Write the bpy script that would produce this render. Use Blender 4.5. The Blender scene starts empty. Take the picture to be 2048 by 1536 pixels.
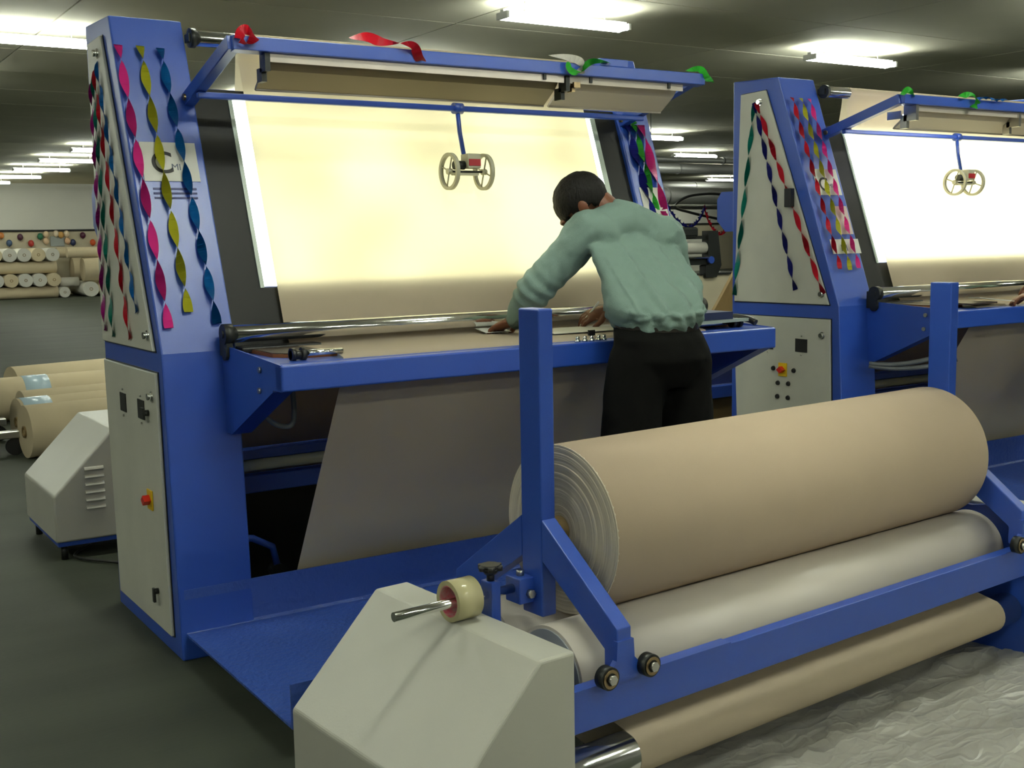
import bpy, bmesh, math, random
from mathutils import Vector, Matrix, noise
from math import sin, cos, pi, radians, sqrt
random.seed(7)
S = bpy.context.scene
COL = S.collection

# ------------------------------------------------------------------ camera
F, YAW, PITCH, ROLL = 2315.5, 0.57419, 0.12453, 0.01754
cam = bpy.data.cameras.new('camera')
cam.sensor_width = 36.0
cam.lens = F / 2048 * 36.0
cam.clip_start = 0.05
cam.clip_end = 200
co = bpy.data.objects.new('camera', cam)
COL.objects.link(co)
fw = Vector((sin(YAW)*cos(PITCH), cos(YAW)*cos(PITCH), -sin(PITCH)))
rt = Vector((cos(YAW), -sin(YAW), 0))
dn = fw.cross(rt)
r2 = rt*cos(ROLL) + dn*sin(ROLL)
d2 = -rt*sin(ROLL) + dn*cos(ROLL)
M3 = Matrix((r2, -d2, -fw)).transposed()
co.matrix_world = Matrix.Translation((-1.117, -3.834, 1.42)) @ M3.to_4x4()
S.camera = co

# ------------------------------------------------------------------ world, exposure
w = bpy.data.worlds.new('world')
S.world = w
w.use_nodes = True
bg = w.node_tree.nodes['Background']
bg.inputs[0].default_value = (0.80, 0.90, 0.78, 1)
bg.inputs[1].default_value = 0.03
S.view_settings.view_transform = 'Standard'
S.view_settings.look = 'None'
S.view_settings.gamma = 1
S.view_settings.use_curve_mapping = False
S.view_settings.exposure = 0.0
S.cycles.max_bounces = 6; S.cycles.diffuse_bounces = 3; S.cycles.glossy_bounces = 3; S.cycles.transmission_bounces = 3
S.cycles.caustics_reflective = False; S.cycles.caustics_refractive = False
TUBE = 60.0          # emission of the ceiling tubes
BOX1, BOX2 = 2.6, 4.6  # emission of the two light tables

# ------------------------------------------------------------------ materials
MAT = {}
def mat(name, rgb, rough=0.5, metal=0.0, bump=0.0, bscale=40, var=0.0, vscale=3, emit=None, es=0, spec=0.5, stretch=None, rgb2=None, trans=0):
    m = bpy.data.materials.new(name)
    m.use_nodes = True
    nt = m.node_tree; N = nt.nodes; Lk = nt.links
    b = N['Principled BSDF']
    b.inputs['Base Color'].default_value = (*rgb, 1)
    b.inputs['Roughness'].default_value = rough
    b.inputs['Metallic'].default_value = metal
    b.inputs['Specular IOR Level'].default_value = spec
    if trans: b.inputs['Transmission Weight'].default_value = trans
    if emit:
        b.inputs['Emission Color'].default_value = (*emit, 1)
        b.inputs['Emission Strength'].default_value = es
    if var or bump:
        tc = N.new('ShaderNodeTexCoord'); mp = N.new('ShaderNodeMapping')
        Lk.new(tc.outputs['Object'], mp.inputs[0])
        if stretch: mp.inputs['Scale'].default_value = stretch
    if var:
        nz = N.new('ShaderNodeTexNoise'); nz.inputs['Scale'].default_value = vscale; nz.inputs['Detail'].default_value = 6
        Lk.new(mp.outputs[0], nz.inputs[0])
        rp = N.new('ShaderNodeValToRGB')
        a = rgb2 if rgb2 else tuple(c*(1-var) for c in rgb)
        rp.color_ramp.elements[0].color = (*a, 1); rp.color_ramp.elements[0].position = .3
        rp.color_ramp.elements[1].color = (*(rgb if rgb2 else tuple(min(1, c*(1+var)) for c in rgb)), 1); rp.color_ramp.elements[1].position = .7
        Lk.new(nz.outputs[0], rp.inputs[0]); Lk.new(rp.outputs[0], b.inputs['Base Color'])
    if bump:
        n2 = N.new('ShaderNodeTexNoise'); n2.inputs['Scale'].default_value = bscale; n2.inputs['Detail'].default_value = 3
        Lk.new(mp.outputs[0], n2.inputs[0])
        bp = N.new('ShaderNodeBump'); bp.inputs['Strength'].default_value = bump; bp.inputs['Distance'].default_value = .01
        Lk.new(n2.outputs[0], bp.inputs['Height']); Lk.new(bp.outputs[0], b.inputs['Normal'])
    MAT[name] = m
    return m
BLUE = mat('blue_paint', (0.018, 0.070, 0.40), .34, bump=.05, bscale=260, spec=.85)
BLUE_CH = mat('blue_checker_plate', (0.030, 0.080, 0.36), .36, bump=.6, bscale=55, spec=.9)
NAVY = mat('navy_paint', (0.018, 0.03, 0.14), .5)
CREAMP = mat('cream_panel_paint', (0.56, 0.555, 0.47), .45, bump=.03, bscale=200, var=.05, vscale=5)
BOXW = mat('housing_paint', (0.50, 0.49, 0.42), .42, bump=.04, bscale=180, var=.05, vscale=2.5)
DARKP = mat('black_screen_border', (0.010, 0.010, 0.009), .45, spec=.25)
BLACK = mat('black_plastic', (0.012, 0.012, 0.012), .35)
IRON = mat('dark_cast_iron', (0.02, 0.022, 0.02), .4, metal=.3)
CHROME = mat('chrome', (0.88, 0.88, 0.86), .13, metal=1)
STEEL = mat('steel', (0.5, 0.49, 0.45), .3, metal=1)
BRASS = mat('zinc_bearing', (0.30, 0.22, 0.12), .3, metal=1)
DRUM = mat('drum_grey_coating', (0.66, 0.60, 0.52), .36, spec=.5)
DRUMEND = mat('drum_end_grey', (0.33, 0.35, 0.38), .5)
PLY = mat('board_face_dark', (0.045, 0.030, 0.018), .5, var=.2, vscale=30)
PLYE = mat('board_edge_brown', (0.22, 0.075, 0.015), .5)
PVC = mat('cream_tube', (0.75, 0.72, 0.50), .4)
HOSE = mat('grey_hose', (0.13, 0.14, 0.15), .5)
PAPER = mat('paper', (0.70, 0.69, 0.62), .6)
INK = mat('black_ink', (0.02, 0.02, 0.02), .6)
INKG = mat('grey_ink', (0.12, 0.14, 0.20), .6)
REFL1 = mat('reflector_shaded_brown', (0.24, 0.19, 0.11), .35, metal=.2, spec=.6)  # brown stands for a silvery trough in shade, reflecting dark
REFL2 = mat('reflector_beige', (0.60, 0.53, 0.44), .45)
REFL3 = mat('reflector_lip', (0.62, 0.55, 0.48), .3, metal=.3)
WHEELM = mat('counter_wheel_plastic', (0.44, 0.42, 0.30), .45)
REDL = mat('red_label', (0.35, 0.012, 0.02), .4)
YELL = mat('yellow_plate', (0.80, 0.52, 0.01), .4)
REDK = mat('red_knob', (0.65, 0.02, 0.01), .35)
TAPE = mat('clear_tape', (0.66, 0.60, 0.34), .18, trans=.15)
TAPEC = mat('tape_core_pink', (0.62, 0.03, 0.09), .6, var=.5, vscale=60, rgb2=(.55, .35, .30))
RIB = {k: mat('ribbon_'+k, c, .45) for k, c in dict(
    pink=(0.95, 0.045, 0.36), yellow=(0.62, 0.60, 0.03), cyan=(0.0, 0.13, 0.42), azure=(0.0, 0.17, 0.55), red=(0.70, 0.012, 0.035),
    teal=(0.0, 0.24, 0.18), magenta=(0.42, 0.004, 0.26), navy=(0.012, 0.015, 0.22), green=(0.05, 0.50, 0.05), white=(0.75, 0.72, 0.65),
    deepblue=(0.015, 0.02, 0.30)).items()}
WALLM = mat('wall_grey_paint', (0.62, 0.61, 0.54), .8, var=.04, vscale=.6)
DADO = mat('wall_beige_paint', (0.55, 0.49, 0.34), .8, var=.06, vscale=1.5)
CEILM = mat('ceiling_panel_paint', (0.78, 0.74, 0.58), .85, var=.05, vscale=.8, spec=.2)
CEILD = mat('ceiling_joint', (0.10, 0.095, 0.07), .8)
TUBEM = mat('ceiling_tube_glow', (1, 1, 1), .5, emit=(0.93, 1.0, 0.90), es=TUBE)
TRAY = mat('white_batten', (0.65, 0.66, 0.62), .5)
DUCT = mat('duct_galvanised', (0.42, 0.42, 0.40), .48, metal=.6, bump=.1, bscale=8, stretch=(6, 1, 1))
REARSH = mat('rear_cloth_shaded', (0.62, 0.43, 0.25), .6)  # brown puts the shade on the rear cloth into its colour
KRAFT = mat('brown_board', (0.22, 0.145, 0.05), .7)
SKIN = mat('brown_skin', (0.16, 0.055, 0.025), .5, bump=.1, bscale=120)
HAIR = mat('black_hair', (0.006, 0.005, 0.004), .6, bump=.6, bscale=160, stretch=(1, 1, .25), spec=.25)
TROU = mat('black_trousers', (0.004, 0.004, 0.0035), .9, spec=.12, bump=.15, bscale=400)
BELT = mat('black_leather', (0.014, 0.011, 0.008), .35)
SOLE = mat('shoe_leather', (0.02, 0.015, 0.012), .4)
EYEW = mat('eye_white', (0.6, 0.58, 0.52), .3)

def checker_shirt():
    m = mat('pale_green_check_shirt', (0.17, 0.255, 0.225), .75, bump=.25, bscale=300)
    return m
SHIRT = checker_shirt()

def fabric(name, rgb, trans=0.0, tcol=(1, .95, .78)):
    m = bpy.data.materials.new(name); m.use_nodes = True
    nt = m.node_tree; N = nt.nodes; Lk = nt.links
    b = N['Principled BSDF']; b.inputs['Roughness'].default_value = .85; b.inputs['Specular IOR Level'].default_value = .15
    tc = N.new('ShaderNodeTexCoord'); mp = N.new('ShaderNodeMapping'); Lk.new(tc.outputs['Object'], mp.inputs[0])
    wv = N.new('ShaderNodeTexNoise'); wv.inputs['Scale'].default_value = 5; wv.inputs['Detail'].default_value = 3
    Lk.new(mp.outputs[0], wv.inputs[0])
    rp = N.new('ShaderNodeValToRGB')
    rp.color_ramp.elements[0].color = (*[c*.94 for c in rgb], 1); rp.color_ramp.elements[1].color = (*[min(1, c*1.05) for c in rgb], 1)
    Lk.new(wv.outputs[0], rp.inputs[0]); Lk.new(rp.outputs[0], b.inputs['Base Color'])
    fn = N.new('ShaderNodeTexNoise'); fn.inputs['Scale'].default_value = 700
    Lk.new(mp.outputs[0], fn.inputs[0])
    bp = N.new('ShaderNodeBump'); bp.inputs['Strength'].default_value = .2; bp.inputs['Distance'].default_value = .002
    Lk.new(fn.outputs[0], bp.inputs['Height']); Lk.new(bp.outputs[0], b.inputs['Normal'])
    if trans:
        t = N.new('ShaderNodeBsdfTranslucent'); t.inputs[0].default_value = (*tcol, 1)
        mx = N.new('ShaderNodeMixShader'); mx.inputs[0].default_value = trans
        Lk.new(b.outputs[0], mx.inputs[1]); Lk.new(t.outputs[0], mx.inputs[2])
        Lk.new(mx.outputs[0], N['Material Output'].inputs[0])
    MAT[name] = m
    return m
CLOTH = fabric('raw_cotton_cloth', (0.62, 0.51, 0.37), .30, (1.0, .93, .62))
ROLLC = fabric('rolled_cotton', (0.54, 0.425, 0.305))
BGROLL = fabric('background_roll', (0.62, 0.52, 0.34))
BGWRAP = fabric('wrapped_roll', (0.62, 0.60, 0.52))

def roll_end():
    m = bpy.data.materials.new('roll_end_layers'); m.use_nodes = True
    nt = m.node_tree; N = nt.nodes; Lk = nt.links; b = N['Principled BSDF']
    b.inputs['Roughness'].default_value = .9
    tc = N.new('ShaderNodeTexCoord'); sp = N.new('ShaderNodeSeparateXYZ'); Lk.new(tc.outputs['Object'], sp.inputs[0])
    def mth(op, a, c=None):
        n = N.new('ShaderNodeMath'); n.operation = op
        for i, v in enumerate((a, c)):
            if v is None: continue
            if isinstance(v, (int, float)): n.inputs[i].default_value = v
            else: Lk.new(v, n.inputs[i])
        return n.outputs[0]
    r = mth('SQRT', mth('ADD', mth('MULTIPLY', sp.outputs[1], sp.outputs[1]), mth('MULTIPLY', sp.outputs[2], sp.outputs[2])))
    cb = N.new('ShaderNodeCombineXYZ'); Lk.new(r, cb.inputs[0])
    ns = N.new('ShaderNodeTexNoise'); ns.inputs['Scale'].default_value = 130; ns.inputs['Detail'].default_value = 4
    Lk.new(cb.outputs[0], ns.inputs[0])
    rp = N.new('ShaderNodeValToRGB')
    rp.color_ramp.elements[0].position = .35; rp.color_ramp.elements[0].color = (.50, .44, .33, 1)
    rp.color_ramp.elements[1].position = .62; rp.color_ramp.elements[1].color = (.66, .59, .46, 1)
    Lk.new(ns.outputs[0], rp.inputs[0]); Lk.new(rp.outputs[0], b.inputs['Base Color'])
    bp = N.new('ShaderNodeBump'); bp.inputs['Strength'].default_value = .6; bp.inputs['Distance'].default_value = .006
    Lk.new(ns.outputs[0], bp.inputs['Height']); Lk.new(bp.outputs[0], b.inputs['Normal'])
    return m
ROLLEND = roll_end()
FLOORM = mat('floor_concrete', (0.038, 0.044, 0.031), .66, var=.22, vscale=1.1, bump=.05, bscale=30, stretch=(.5, 2.4, 1), spec=.22)
SHEETM = mat('grey_plastic_sheet', (0.38, 0.37, 0.33), .34, var=.10, vscale=3, spec=.6)
def creases(m):
    N = m.node_tree.nodes; Lk = m.node_tree.links; b = N['Principled BSDF']
    tc = N.new('ShaderNodeTexCoord'); mp = N.new('ShaderNodeMapping'); mp.inputs['Rotation'].default_value = (0, 0, .5); mp.inputs['Scale'].default_value = (1, 2.2, 1)
    Lk.new(tc.outputs['Object'], mp.inputs[0])
    nz = N.new('ShaderNodeTexNoise'); nz.inputs['Scale'].default_value = 2.5; nz.inputs['Detail'].default_value = 3
    ad = N.new('ShaderNodeMixRGB'); ad.inputs[0].default_value = .22; Lk.new(mp.outputs[0], ad.inputs[1]); Lk.new(nz.outputs[1], ad.inputs[2]); Lk.new(mp.outputs[0], nz.inputs[0])
    hs = None
    for sc, st in ((5, 1.0), (13, .5)):
        v = N.new('ShaderNodeTexVoronoi'); v.feature = 'DISTANCE_TO_EDGE'; v.inputs['Scale'].default_value = sc; Lk.new(ad.outputs[0], v.inputs[0])
        r = N.new('ShaderNodeMapRange'); r.inputs[1].default_value = 0; r.inputs[2].default_value = .16; r.inputs[3].default_value = st; r.inputs[4].default_value = 0; Lk.new(v.outputs[0], r.inputs[0])
        if hs is None: hs = r.outputs[0]
        else:
            a = N.new('ShaderNodeMath'); Lk.new(hs, a.inputs[0]); Lk.new(r.outputs[0], a.inputs[1]); hs = a.outputs[0]
    bp = N.new('ShaderNodeBump'); bp.inputs['Strength'].default_value = .35; bp.inputs['Distance'].default_value = .010
    Lk.new(hs, bp.inputs['Height']); Lk.new(bp.outputs[0], b.inputs['Normal'])
creases(SHEETM)
def emis(name, rgb, s, var=0):
    m = bpy.data.materials.new(name); m.use_nodes = True
    N = m.node_tree.nodes; b = N['Principled BSDF']
    b.inputs['Base Color'].default_value = (.9, .9, .9, 1)
    b.inputs['Emission Color'].default_value = (*rgb, 1); b.inputs['Emission Strength'].default_value = s
    if var:      # noise in the emission stands in for tubes lighting the opal unevenly
        tc = N.new('ShaderNodeTexCoord'); nz = N.new('ShaderNodeTexNoise'); nz.inputs['Scale'].default_value = 2.2; nz.inputs['Detail'].default_value = 1.5
        mr = N.new('ShaderNodeMapRange'); mr.inputs[1].default_value = .30; mr.inputs[2].default_value = .62; mr.inputs[3].default_value = s*(1-var); mr.inputs[4].default_value = s*(1+var*.4)
        Lk = m.node_tree.links; Lk.new(tc.outputs['Object'], nz.inputs[0]); Lk.new(nz.outputs[0], mr.inputs[0]); Lk.new(mr.outputs[0], b.inputs['Emission Strength'])
    return m
GLOW1 = emis('light_table_opal_one', (0.90, 1.0, 0.90), BOX1, .38)
GLOW2 = emis('light_table_opal_two', (0.92, 1.0, 0.92), BOX2)
LAMP2 = emis('lit_lamp_tube', (0.92, 0.97, 1.0), 14)
OPALEDGE = mat('opal_edge', (0.5, 0.58, 0.5), .3)

# ------------------------------------------------------------------ geometry helpers
def frame_box(bm, lo, hi, M=None):
    x0, y0, z0 = lo; x1, y1, z1 = hi
    vs = [Vector(p) for p in ((x0, y0, z0), (x1, y0, z0), (x1, y1, z0), (x0, y1, z0), (x0, y0, z1), (x1, y0, z1), (x1, y1, z1), (x0, y1, z1))]
    if M: vs = [M @ v for v in vs]
    v = [bm.verts.new(p) for p in vs]
    for f in ((0, 3, 2, 1), (4, 5, 6, 7), (0, 1, 5, 4), (1, 2, 6, 5), (2, 3, 7, 6), (3, 0, 4, 7)):
        bm.faces.new([v[i] for i in f])
    return bm
def B():
    return bmesh.new()
def box(lo, hi, M=None, bev=0.0):
    bm = frame_box(B(), lo, hi, M)
    if bev: bevel(bm, bev)
    return bm
def bevel(bm, w, seg=2):
    bmesh.ops.recalc_face_normals(bm, faces=bm.faces)
    es = [e for e in bm.edges if len(e.link_faces) == 2 and e.calc_face_angle(0) > .3]
    bmesh.ops.bevel(bm, geom=es, offset=w, segments=seg, affect='EDGES', profile=.5)
def prism(poly, a0, a1, axis=0, bm=None):
    """polygon of 2-D points in the plane across `axis`, pushed from a0 to a1"""
    bm = bm or B()
    def mk(p, a):
        if axis == 0: return (a, p[0], p[1])
        if axis == 1: return (p[0], a, p[1])
        return (p[0], p[1], a)
    A = [bm.verts.new(mk(p, a0)) for p in poly]; Bv = [bm.verts.new(mk(p, a1)) for p in poly]
    bm.faces.new(A); bm.faces.new(Bv[::-1])
    n = len(poly)
    for i in range(n):
        bm.faces.new([A[i], Bv[i], Bv[(i+1) % n], A[(i+1) % n]])
    bmesh.ops.recalc_face_normals(bm, faces=bm.faces)
    return bm
def basis(d):
    d = d.normalized()
    a = Vector((0, 0, 1)) if abs(d.z) < .9 else Vector((1, 0, 0))
    u = a.cross(d).normalized(); v = d.cross(u)
    return u, v
def cyl(p, q, r, n=24, bm=None, r2=None, cap=True):
    bm = bm or B(); p = Vector(p); q = Vector(q); u, v = basis(q-p); r2 = r if r2 is None else r2
    A = [bm.verts.new(p+(u*cos(2*pi*i/n)+v*sin(2*pi*i/n))*r) for i in range(n)]
    C = [bm.verts.new(q+(u*cos(2*pi*i/n)+v*sin(2*pi*i/n))*r2) for i in range(n)]
    for i in range(n):
        f = bm.faces.new([A[i], A[(i+1) % n], C[(i+1) % n], C[i]]); f.smooth = True
    if cap:
        bm.faces.new(A[::-1]); bm.faces.new(C)
    return bm
def ring(p, q, ro, ri, n=40, bm=None):
    """hollow cylinder from p to q"""
    bm = bm or B(); p = Vector(p); q = Vector(q); u, v = basis(q-p)
    def c(o, r): return [bm.verts.new(o+(u*cos(2*pi*i/n)+v*sin(2*pi*i/n))*r) for i in range(n)]
    a, b_, c_, d = c(p, ro), c(q, ro), c(q, ri), c(p, ri)
    for X, Y, sm in ((a, b_, 1), (b_, c_, 0), (c_, d, 1), (d, a, 0)):
        for i in range(n):
            f = bm.faces.new([X[i], X[(i+1) % n], Y[(i+1) % n], Y[i]]); f.smooth = bool(sm)
    return bm
def tube(pts, r, n=10, bm=None, cap=True):
    bm = bm or B(); pts = [Vector(p) for p in pts]; prev = None; rings = []
    rr = r if isinstance(r, (list, tuple)) else [r]*len(pts)
    for i, p in enumerate(pts):
        d = (pts[min(i+1, len(pts)-1)]-pts[max(i-1, 0)]).normalized()
        if prev is None: u, v = basis(d)
        else:
            u = (prev - d*prev.dot(d)).normalized(); v = d.cross(u)
        prev = u
        rings.append([bm.verts.new(p+(u*cos(2*pi*k/n)+v*sin(2*pi*k/n))*rr[i]) for k in range(n)])
    for a, b_ in zip(rings, rings[1:]):
        for k in range(n):
            f = bm.faces.new([a[k], a[(k+1) % n], b_[(k+1) % n], b_[k]]); f.smooth = True
    if cap:
        bm.faces.new(rings[0][::-1]); bm.faces.new(rings[-1])
    return bm
def bez(pts, n=24):
    """smooth curve through control points (Catmull-Rom)"""
    P = [Vector(p) for p in pts]; P = [P[0]*2-P[1]] + P + [P[-1]*2-P[-2]]; out = []
    for i in range(1, len(P)-2):
        for k in range(n):
            t = k/n; a, b_, c, d = P[i-1:i+3]
            out.append(.5*((2*b_)+(c-a)*t+(2*a-5*b_+4*c-d)*t*t+(3*b_-a-3*c+d)*t**3))
    out.append(P[-2]); return out
def strip(path, x0, x1, nx=24, thick=0.0, axis=0, bm=None):
    """a sheet: profile path of (y,z) points swept along x"""
    bm = bm or B(); rows = []
    for (y, z) in path:
        rows.append([bm.verts.new((x0+(x1-x0)*i/nx, y, z)) for i in range(nx+1)])
    for a, b_ in zip(rows, rows[1:]):
        for i in range(nx):
            f = bm.faces.new([a[i], a[i+1], b_[i+1], b_[i]]); f.smooth = True
    if thick:
        bmesh.ops.recalc_face_normals(bm, faces=bm.faces)
        g = bmesh.ops.solidify(bm, geom=bm.faces[:], thickness=thick)
    return bm

ID = Matrix.Identity(4)
UA = radians(4.3)
UF = Matrix.Rotation(UA, 4, 'Z')          # the winder stands 4.3 degrees askew
def W(u, v, z): return UF @ Vector((u, v, z))

def tag(o, label, cat=None, group=None, kind=None):
    if label: o['label'] = label
    if cat: o['category'] = cat
    if group: o['group'] = group
    if kind: o['kind'] = kind
    return o
def thing(name, loc, label, cat, group=None, rz=0.0):
    o = bpy.data.objects.new(name, None); COL.objects.link(o)
    o.empty_display_size = .1
    o.location = loc; o.rotation_euler = (0, 0, rz)
    o['_m'] = [c for r in (Matrix.Translation(loc) @ Matrix.Rotation(rz, 4, 'Z')) for c in r]
    return tag(o, label, cat, group)
WM = {}
def worldm(o):
    return Matrix.Translation(o.location) @ Matrix.Rotation(o.rotation_euler[2], 4, 'Z') if o else ID
def obj(name, bm, m, parent=None, fr=ID, origin=None, label=None, smooth=None, slots=None):
    """link a bmesh given in frame `fr` as one object under parent (geometry is stored relative to the parent)"""
    bm.normal_update()
    root = parent
    while root is not None and root.parent is not None: root = root.parent
    me = bpy.data.meshes.new(name)
    T = (worldm(root).inverted() if root else ID) @ fr
    off = Vector((0, 0, 0))
    if root is None:
        if origin is None:
            zs = [fr @ v.co for v in bm.verts]
            n = len(zs); off = Vector((sum(p.x for p in zs)/n, sum(p.y for p in zs)/n, min(p.z for p in zs)))
        else: off = Vector(origin)
        T = Matrix.Translation(-off) @ T
    bm.transform(T)
    bm.to_mesh(me); bm.free()
    if smooth: 
        for p in me.polygons: p.use_smooth = True
    for mm in ([m] + list(slots or [])): me.materials.append(mm)
    o = bpy.data.objects.new(name, me); COL.objects.link(o)
    if root is None: o.location = off
    else: o.parent = parent
    if label: o['label'] = label
    return o
def recenter(o):
    """move the origin of a part to its own middle (needed for radial materials)"""
    me = o.data; n = len(me.vertices)
    c = Vector((0, 0, 0))
    for v in me.vertices: c += v.co
    c /= n
    me.transform(Matrix.Translation(-c)); o.location = o.location + c
    return o
def copy_tree(o, parent=None):
    c = o.copy(); COL.objects.link(c); c.parent = parent
    for ch in [k for k in bpy.data.objects if k.parent == o and k is not c]:
        copy_tree(ch, c)
    return c
KIDS = {}

def text_bm(s, size, M, depth=.001, bold=0.0):
    cu = bpy.data.curves.new('t', 'FONT'); cu.body = s; cu.size = size; cu.extrude = depth; cu.offset = bold
    o = bpy.data.objects.new('t', cu)
    COL.objects.link(o)
    dg = bpy.context.evaluated_depsgraph_get()
    me = bpy.data.meshes.new_from_object(o.evaluated_get(dg))
    bm = B(); bm.from_mesh(me); bm.transform(M)
    bpy.data.objects.remove(o); bpy.data.meshes.remove(me); bpy.data.curves.remove(cu)
    return bm

# ------------------------------------------------------------------ setting
H = 3.3
YB = 33.0
g = box((-14, -12, -.2), (46, YB, 0)); tag(obj('floor', g, FLOORM), None, kind='structure')
g = box((-14, -12, H+.03), (46, YB, H+.2)); ceil = tag(obj('ceiling', g, CEILD), None, kind='structure')
tag(obj('wall_back', box((-14, YB, 0), (46, YB+.2, H+.2)), WALLM), None, kind='structure')
tag(obj('wall_left', box((-14.2, -12, 0), (-14, YB, H+.2)), WALLM), None, kind='structure')
tag(obj('wall_right', box((46, -12, 0), (46.2, YB, H+.2)), WALLM), None, kind='structure')
tag(obj('wall_front', box((-14, -12.2, 0), (46, -12, H+.2)), WALLM), None, kind='structure')
tag(obj('trim_1', box((-14, YB-.04, 0), (46, YB-.001, 1.88)), DADO), None, kind='structure')
tag(obj('trim_2', tube([(x, YB-.09, 1.92-.01*cos(x)) for x in [-14+i*2.5 for i in range(25)]], .03, 6), BLACK), None, kind='structure')
# ceiling panels, joints recessed
pm = None
for ix in range(9):
    for iy in range(16):
        x0 = -8+ix*3.05; y0 = -4+iy*1.53
        if pm is None:
            b_ = box((0, 0, 0), (3.035, 1.515, .03))
            pm = bpy.data.meshes.new('ceiling_panel'); b_.to_mesh(pm); b_.free(); pm.materials.append(CEILM)
        o = bpy.data.objects.new('ceiling_panel', pm); COL.objects.link(o); o.parent = ceil
        o.location = Vector((x0, y0, H)) - ceil.location
g = B()
for lo, hi in (((-14, -12, H), (-8, YB, H+.03)), ((19.45, -12, H), (46, YB, H+.03)), ((-8, -12, H), (19.45, -4, H+.03)), ((-8, 20.48, H), (19.45, YB, H+.03))):
    frame_box(g, lo, hi)
o = obj('ceiling_panel', g, CEILM, None); o.parent = ceil; o.location = o.location - ceil.location; o['kind'] = 'stuff'

# ------------------------------------------------------------------ ceiling lights
def make_light():
    t = thing('ceiling_light', (0, 0, 0), 'x', 'ceiling light', 'bare tube lights on the ceiling')
    g = box((-.62, -.022, -.01), (.62, .022, .05)); obj('batten', g, TRAY, t)
    for s in (-.4, .4):
        obj('hanger', cyl((s, 0, .05), (s, 0, .13), .006, 6), STEEL, t)
    g = cyl((-.6, -.055, .0), (.6, -.055, .0), .023, 12); obj('tube', g, TUBEM, t)
    g = cyl((-.6, .055, .0), (.6, .055, .0), .023, 12); obj('tube', g, TUBEM, t)
    for s in (-1, 1):
        g = box((s*.61-.012, -.078, -.022), (s*.61+.012, .078, .03)); obj('end_cap', g, TRAY, t)
    return t
vis = [
 (0.95, 6.95, 'large bright ceiling tube light cut by the left edge of the picture'),
 (0.30, 10.0, 'ceiling tube light at the far left edge, second from the camera in its row'),
 (4.60, 4.10, 'bright ceiling tube light cut by the top edge of the frame, above the inspector'),
 (8.50, 4.50, 'bright ceiling tube light hanging over the gap between the two inspection machines'),
 (4.50, 18.6, 'ceiling tube light half hidden behind the left blue tower, nearest of the receding row'),
 (4.50, 21.5, 'ceiling tube light in the left row, just left of the blue tower'),
 (4.55, 24.6, 'ceiling tube light in the left row, third from the blue tower'),
 (4.50, 27.6, 'ceiling tube light in the left row, fourth from the blue tower'),
 (4.25, 30.4, 'ceiling tube light in the left row, nearest to the back wall'),
 (12.6, 12.5, 'ceiling tube light half hidden by the right tip of the near lamp arm'),
 (16.5, 15.8, 'ceiling tube light above the silver ducts, middle of the gap'),
 (20.3, 18.8, 'ceiling tube light touching the left edge of the second tower, above the ducts'),
 (20.8, 16.0, 'ceiling tube light highest beside the second tower, behind its rear edge'),
 (31.0, 31.0, 'small distant ceiling tube light below the ducts beside the second tower')]
hid = [(x, y) for x in (-3.2, .8, 4.6) for y in (1.2, -1.7, -4.6)] + [(8.5, 1.4), (8.5, -1.7), (-3.2, 4.2), (-3.2, 8), (4.6, 7.1), (4.6, 10.2), (4.6, 13.2), (8.55, 10.2), (8.55, 16), (12.5, 4.4),(8.55, 22), (12.5, 1.4), (12.5, 20), (-3.2, 14), (0.3, 20), (16.5, 24), (25, 24), (8.55, 28.6), (12.5, 28.2), (16.5, 28.5), (20.4, 27.6), (-3.2, 20), (-3.2, 27), (-7, 24)] + [(x, -7.5) for x in (-3.2, .8, 4.6, 8.5)]  # unseen lights; back-wall ones and farthest row behind the camera added for brightness
L0 = make_light()
ZL = H-.13
for i, (x, y, lb) in enumerate(vis):
    t = L0 if i == 0 else copy_tree(L0)
    t.location = (x, y, ZL-.0); t['label'] = lb
for x, y in hid:
    t = copy_tree(L0); t.location = (x, y, ZL); t['label'] = 'twin tube ceiling light outside the picture or hidden behind the machines'
    t['group'] = 'ceiling lights not seen in the picture'

# ------------------------------------------------------------------ inspection machine
SL = 0.3628
def sy(z, off=0.0): return .06+(z-1.055)*SL+off      # y of the slanted front face at height z
PROF = [(0, 0), (.06, 1.055), (.487, 2.232), (.82, 2.245), (.82, 0)]
XL0, XL1, XR0, XR1 = 0.0, .262, 2.205, 2.385
OX, OY = 3.42, .09
UDOOR = [(.750, 2.168), (.567, 2.173), (.115, 1.062), (.790, 1.058)]
LDOOR = [(.790, .985), (.105, .988), (.078, .070), (.750, .068)]

def slant_plate(x0, x1, z0, z1, off, th):
    """plate lying in the slanted plane, front face at `off`, thickness th backward"""
    return prism([(sy(z0, off), z0), (sy(z1, off), z1), (sy(z1, off)+th, z1), (sy(z0, off)+th, z0)], x0, x1)

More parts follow.
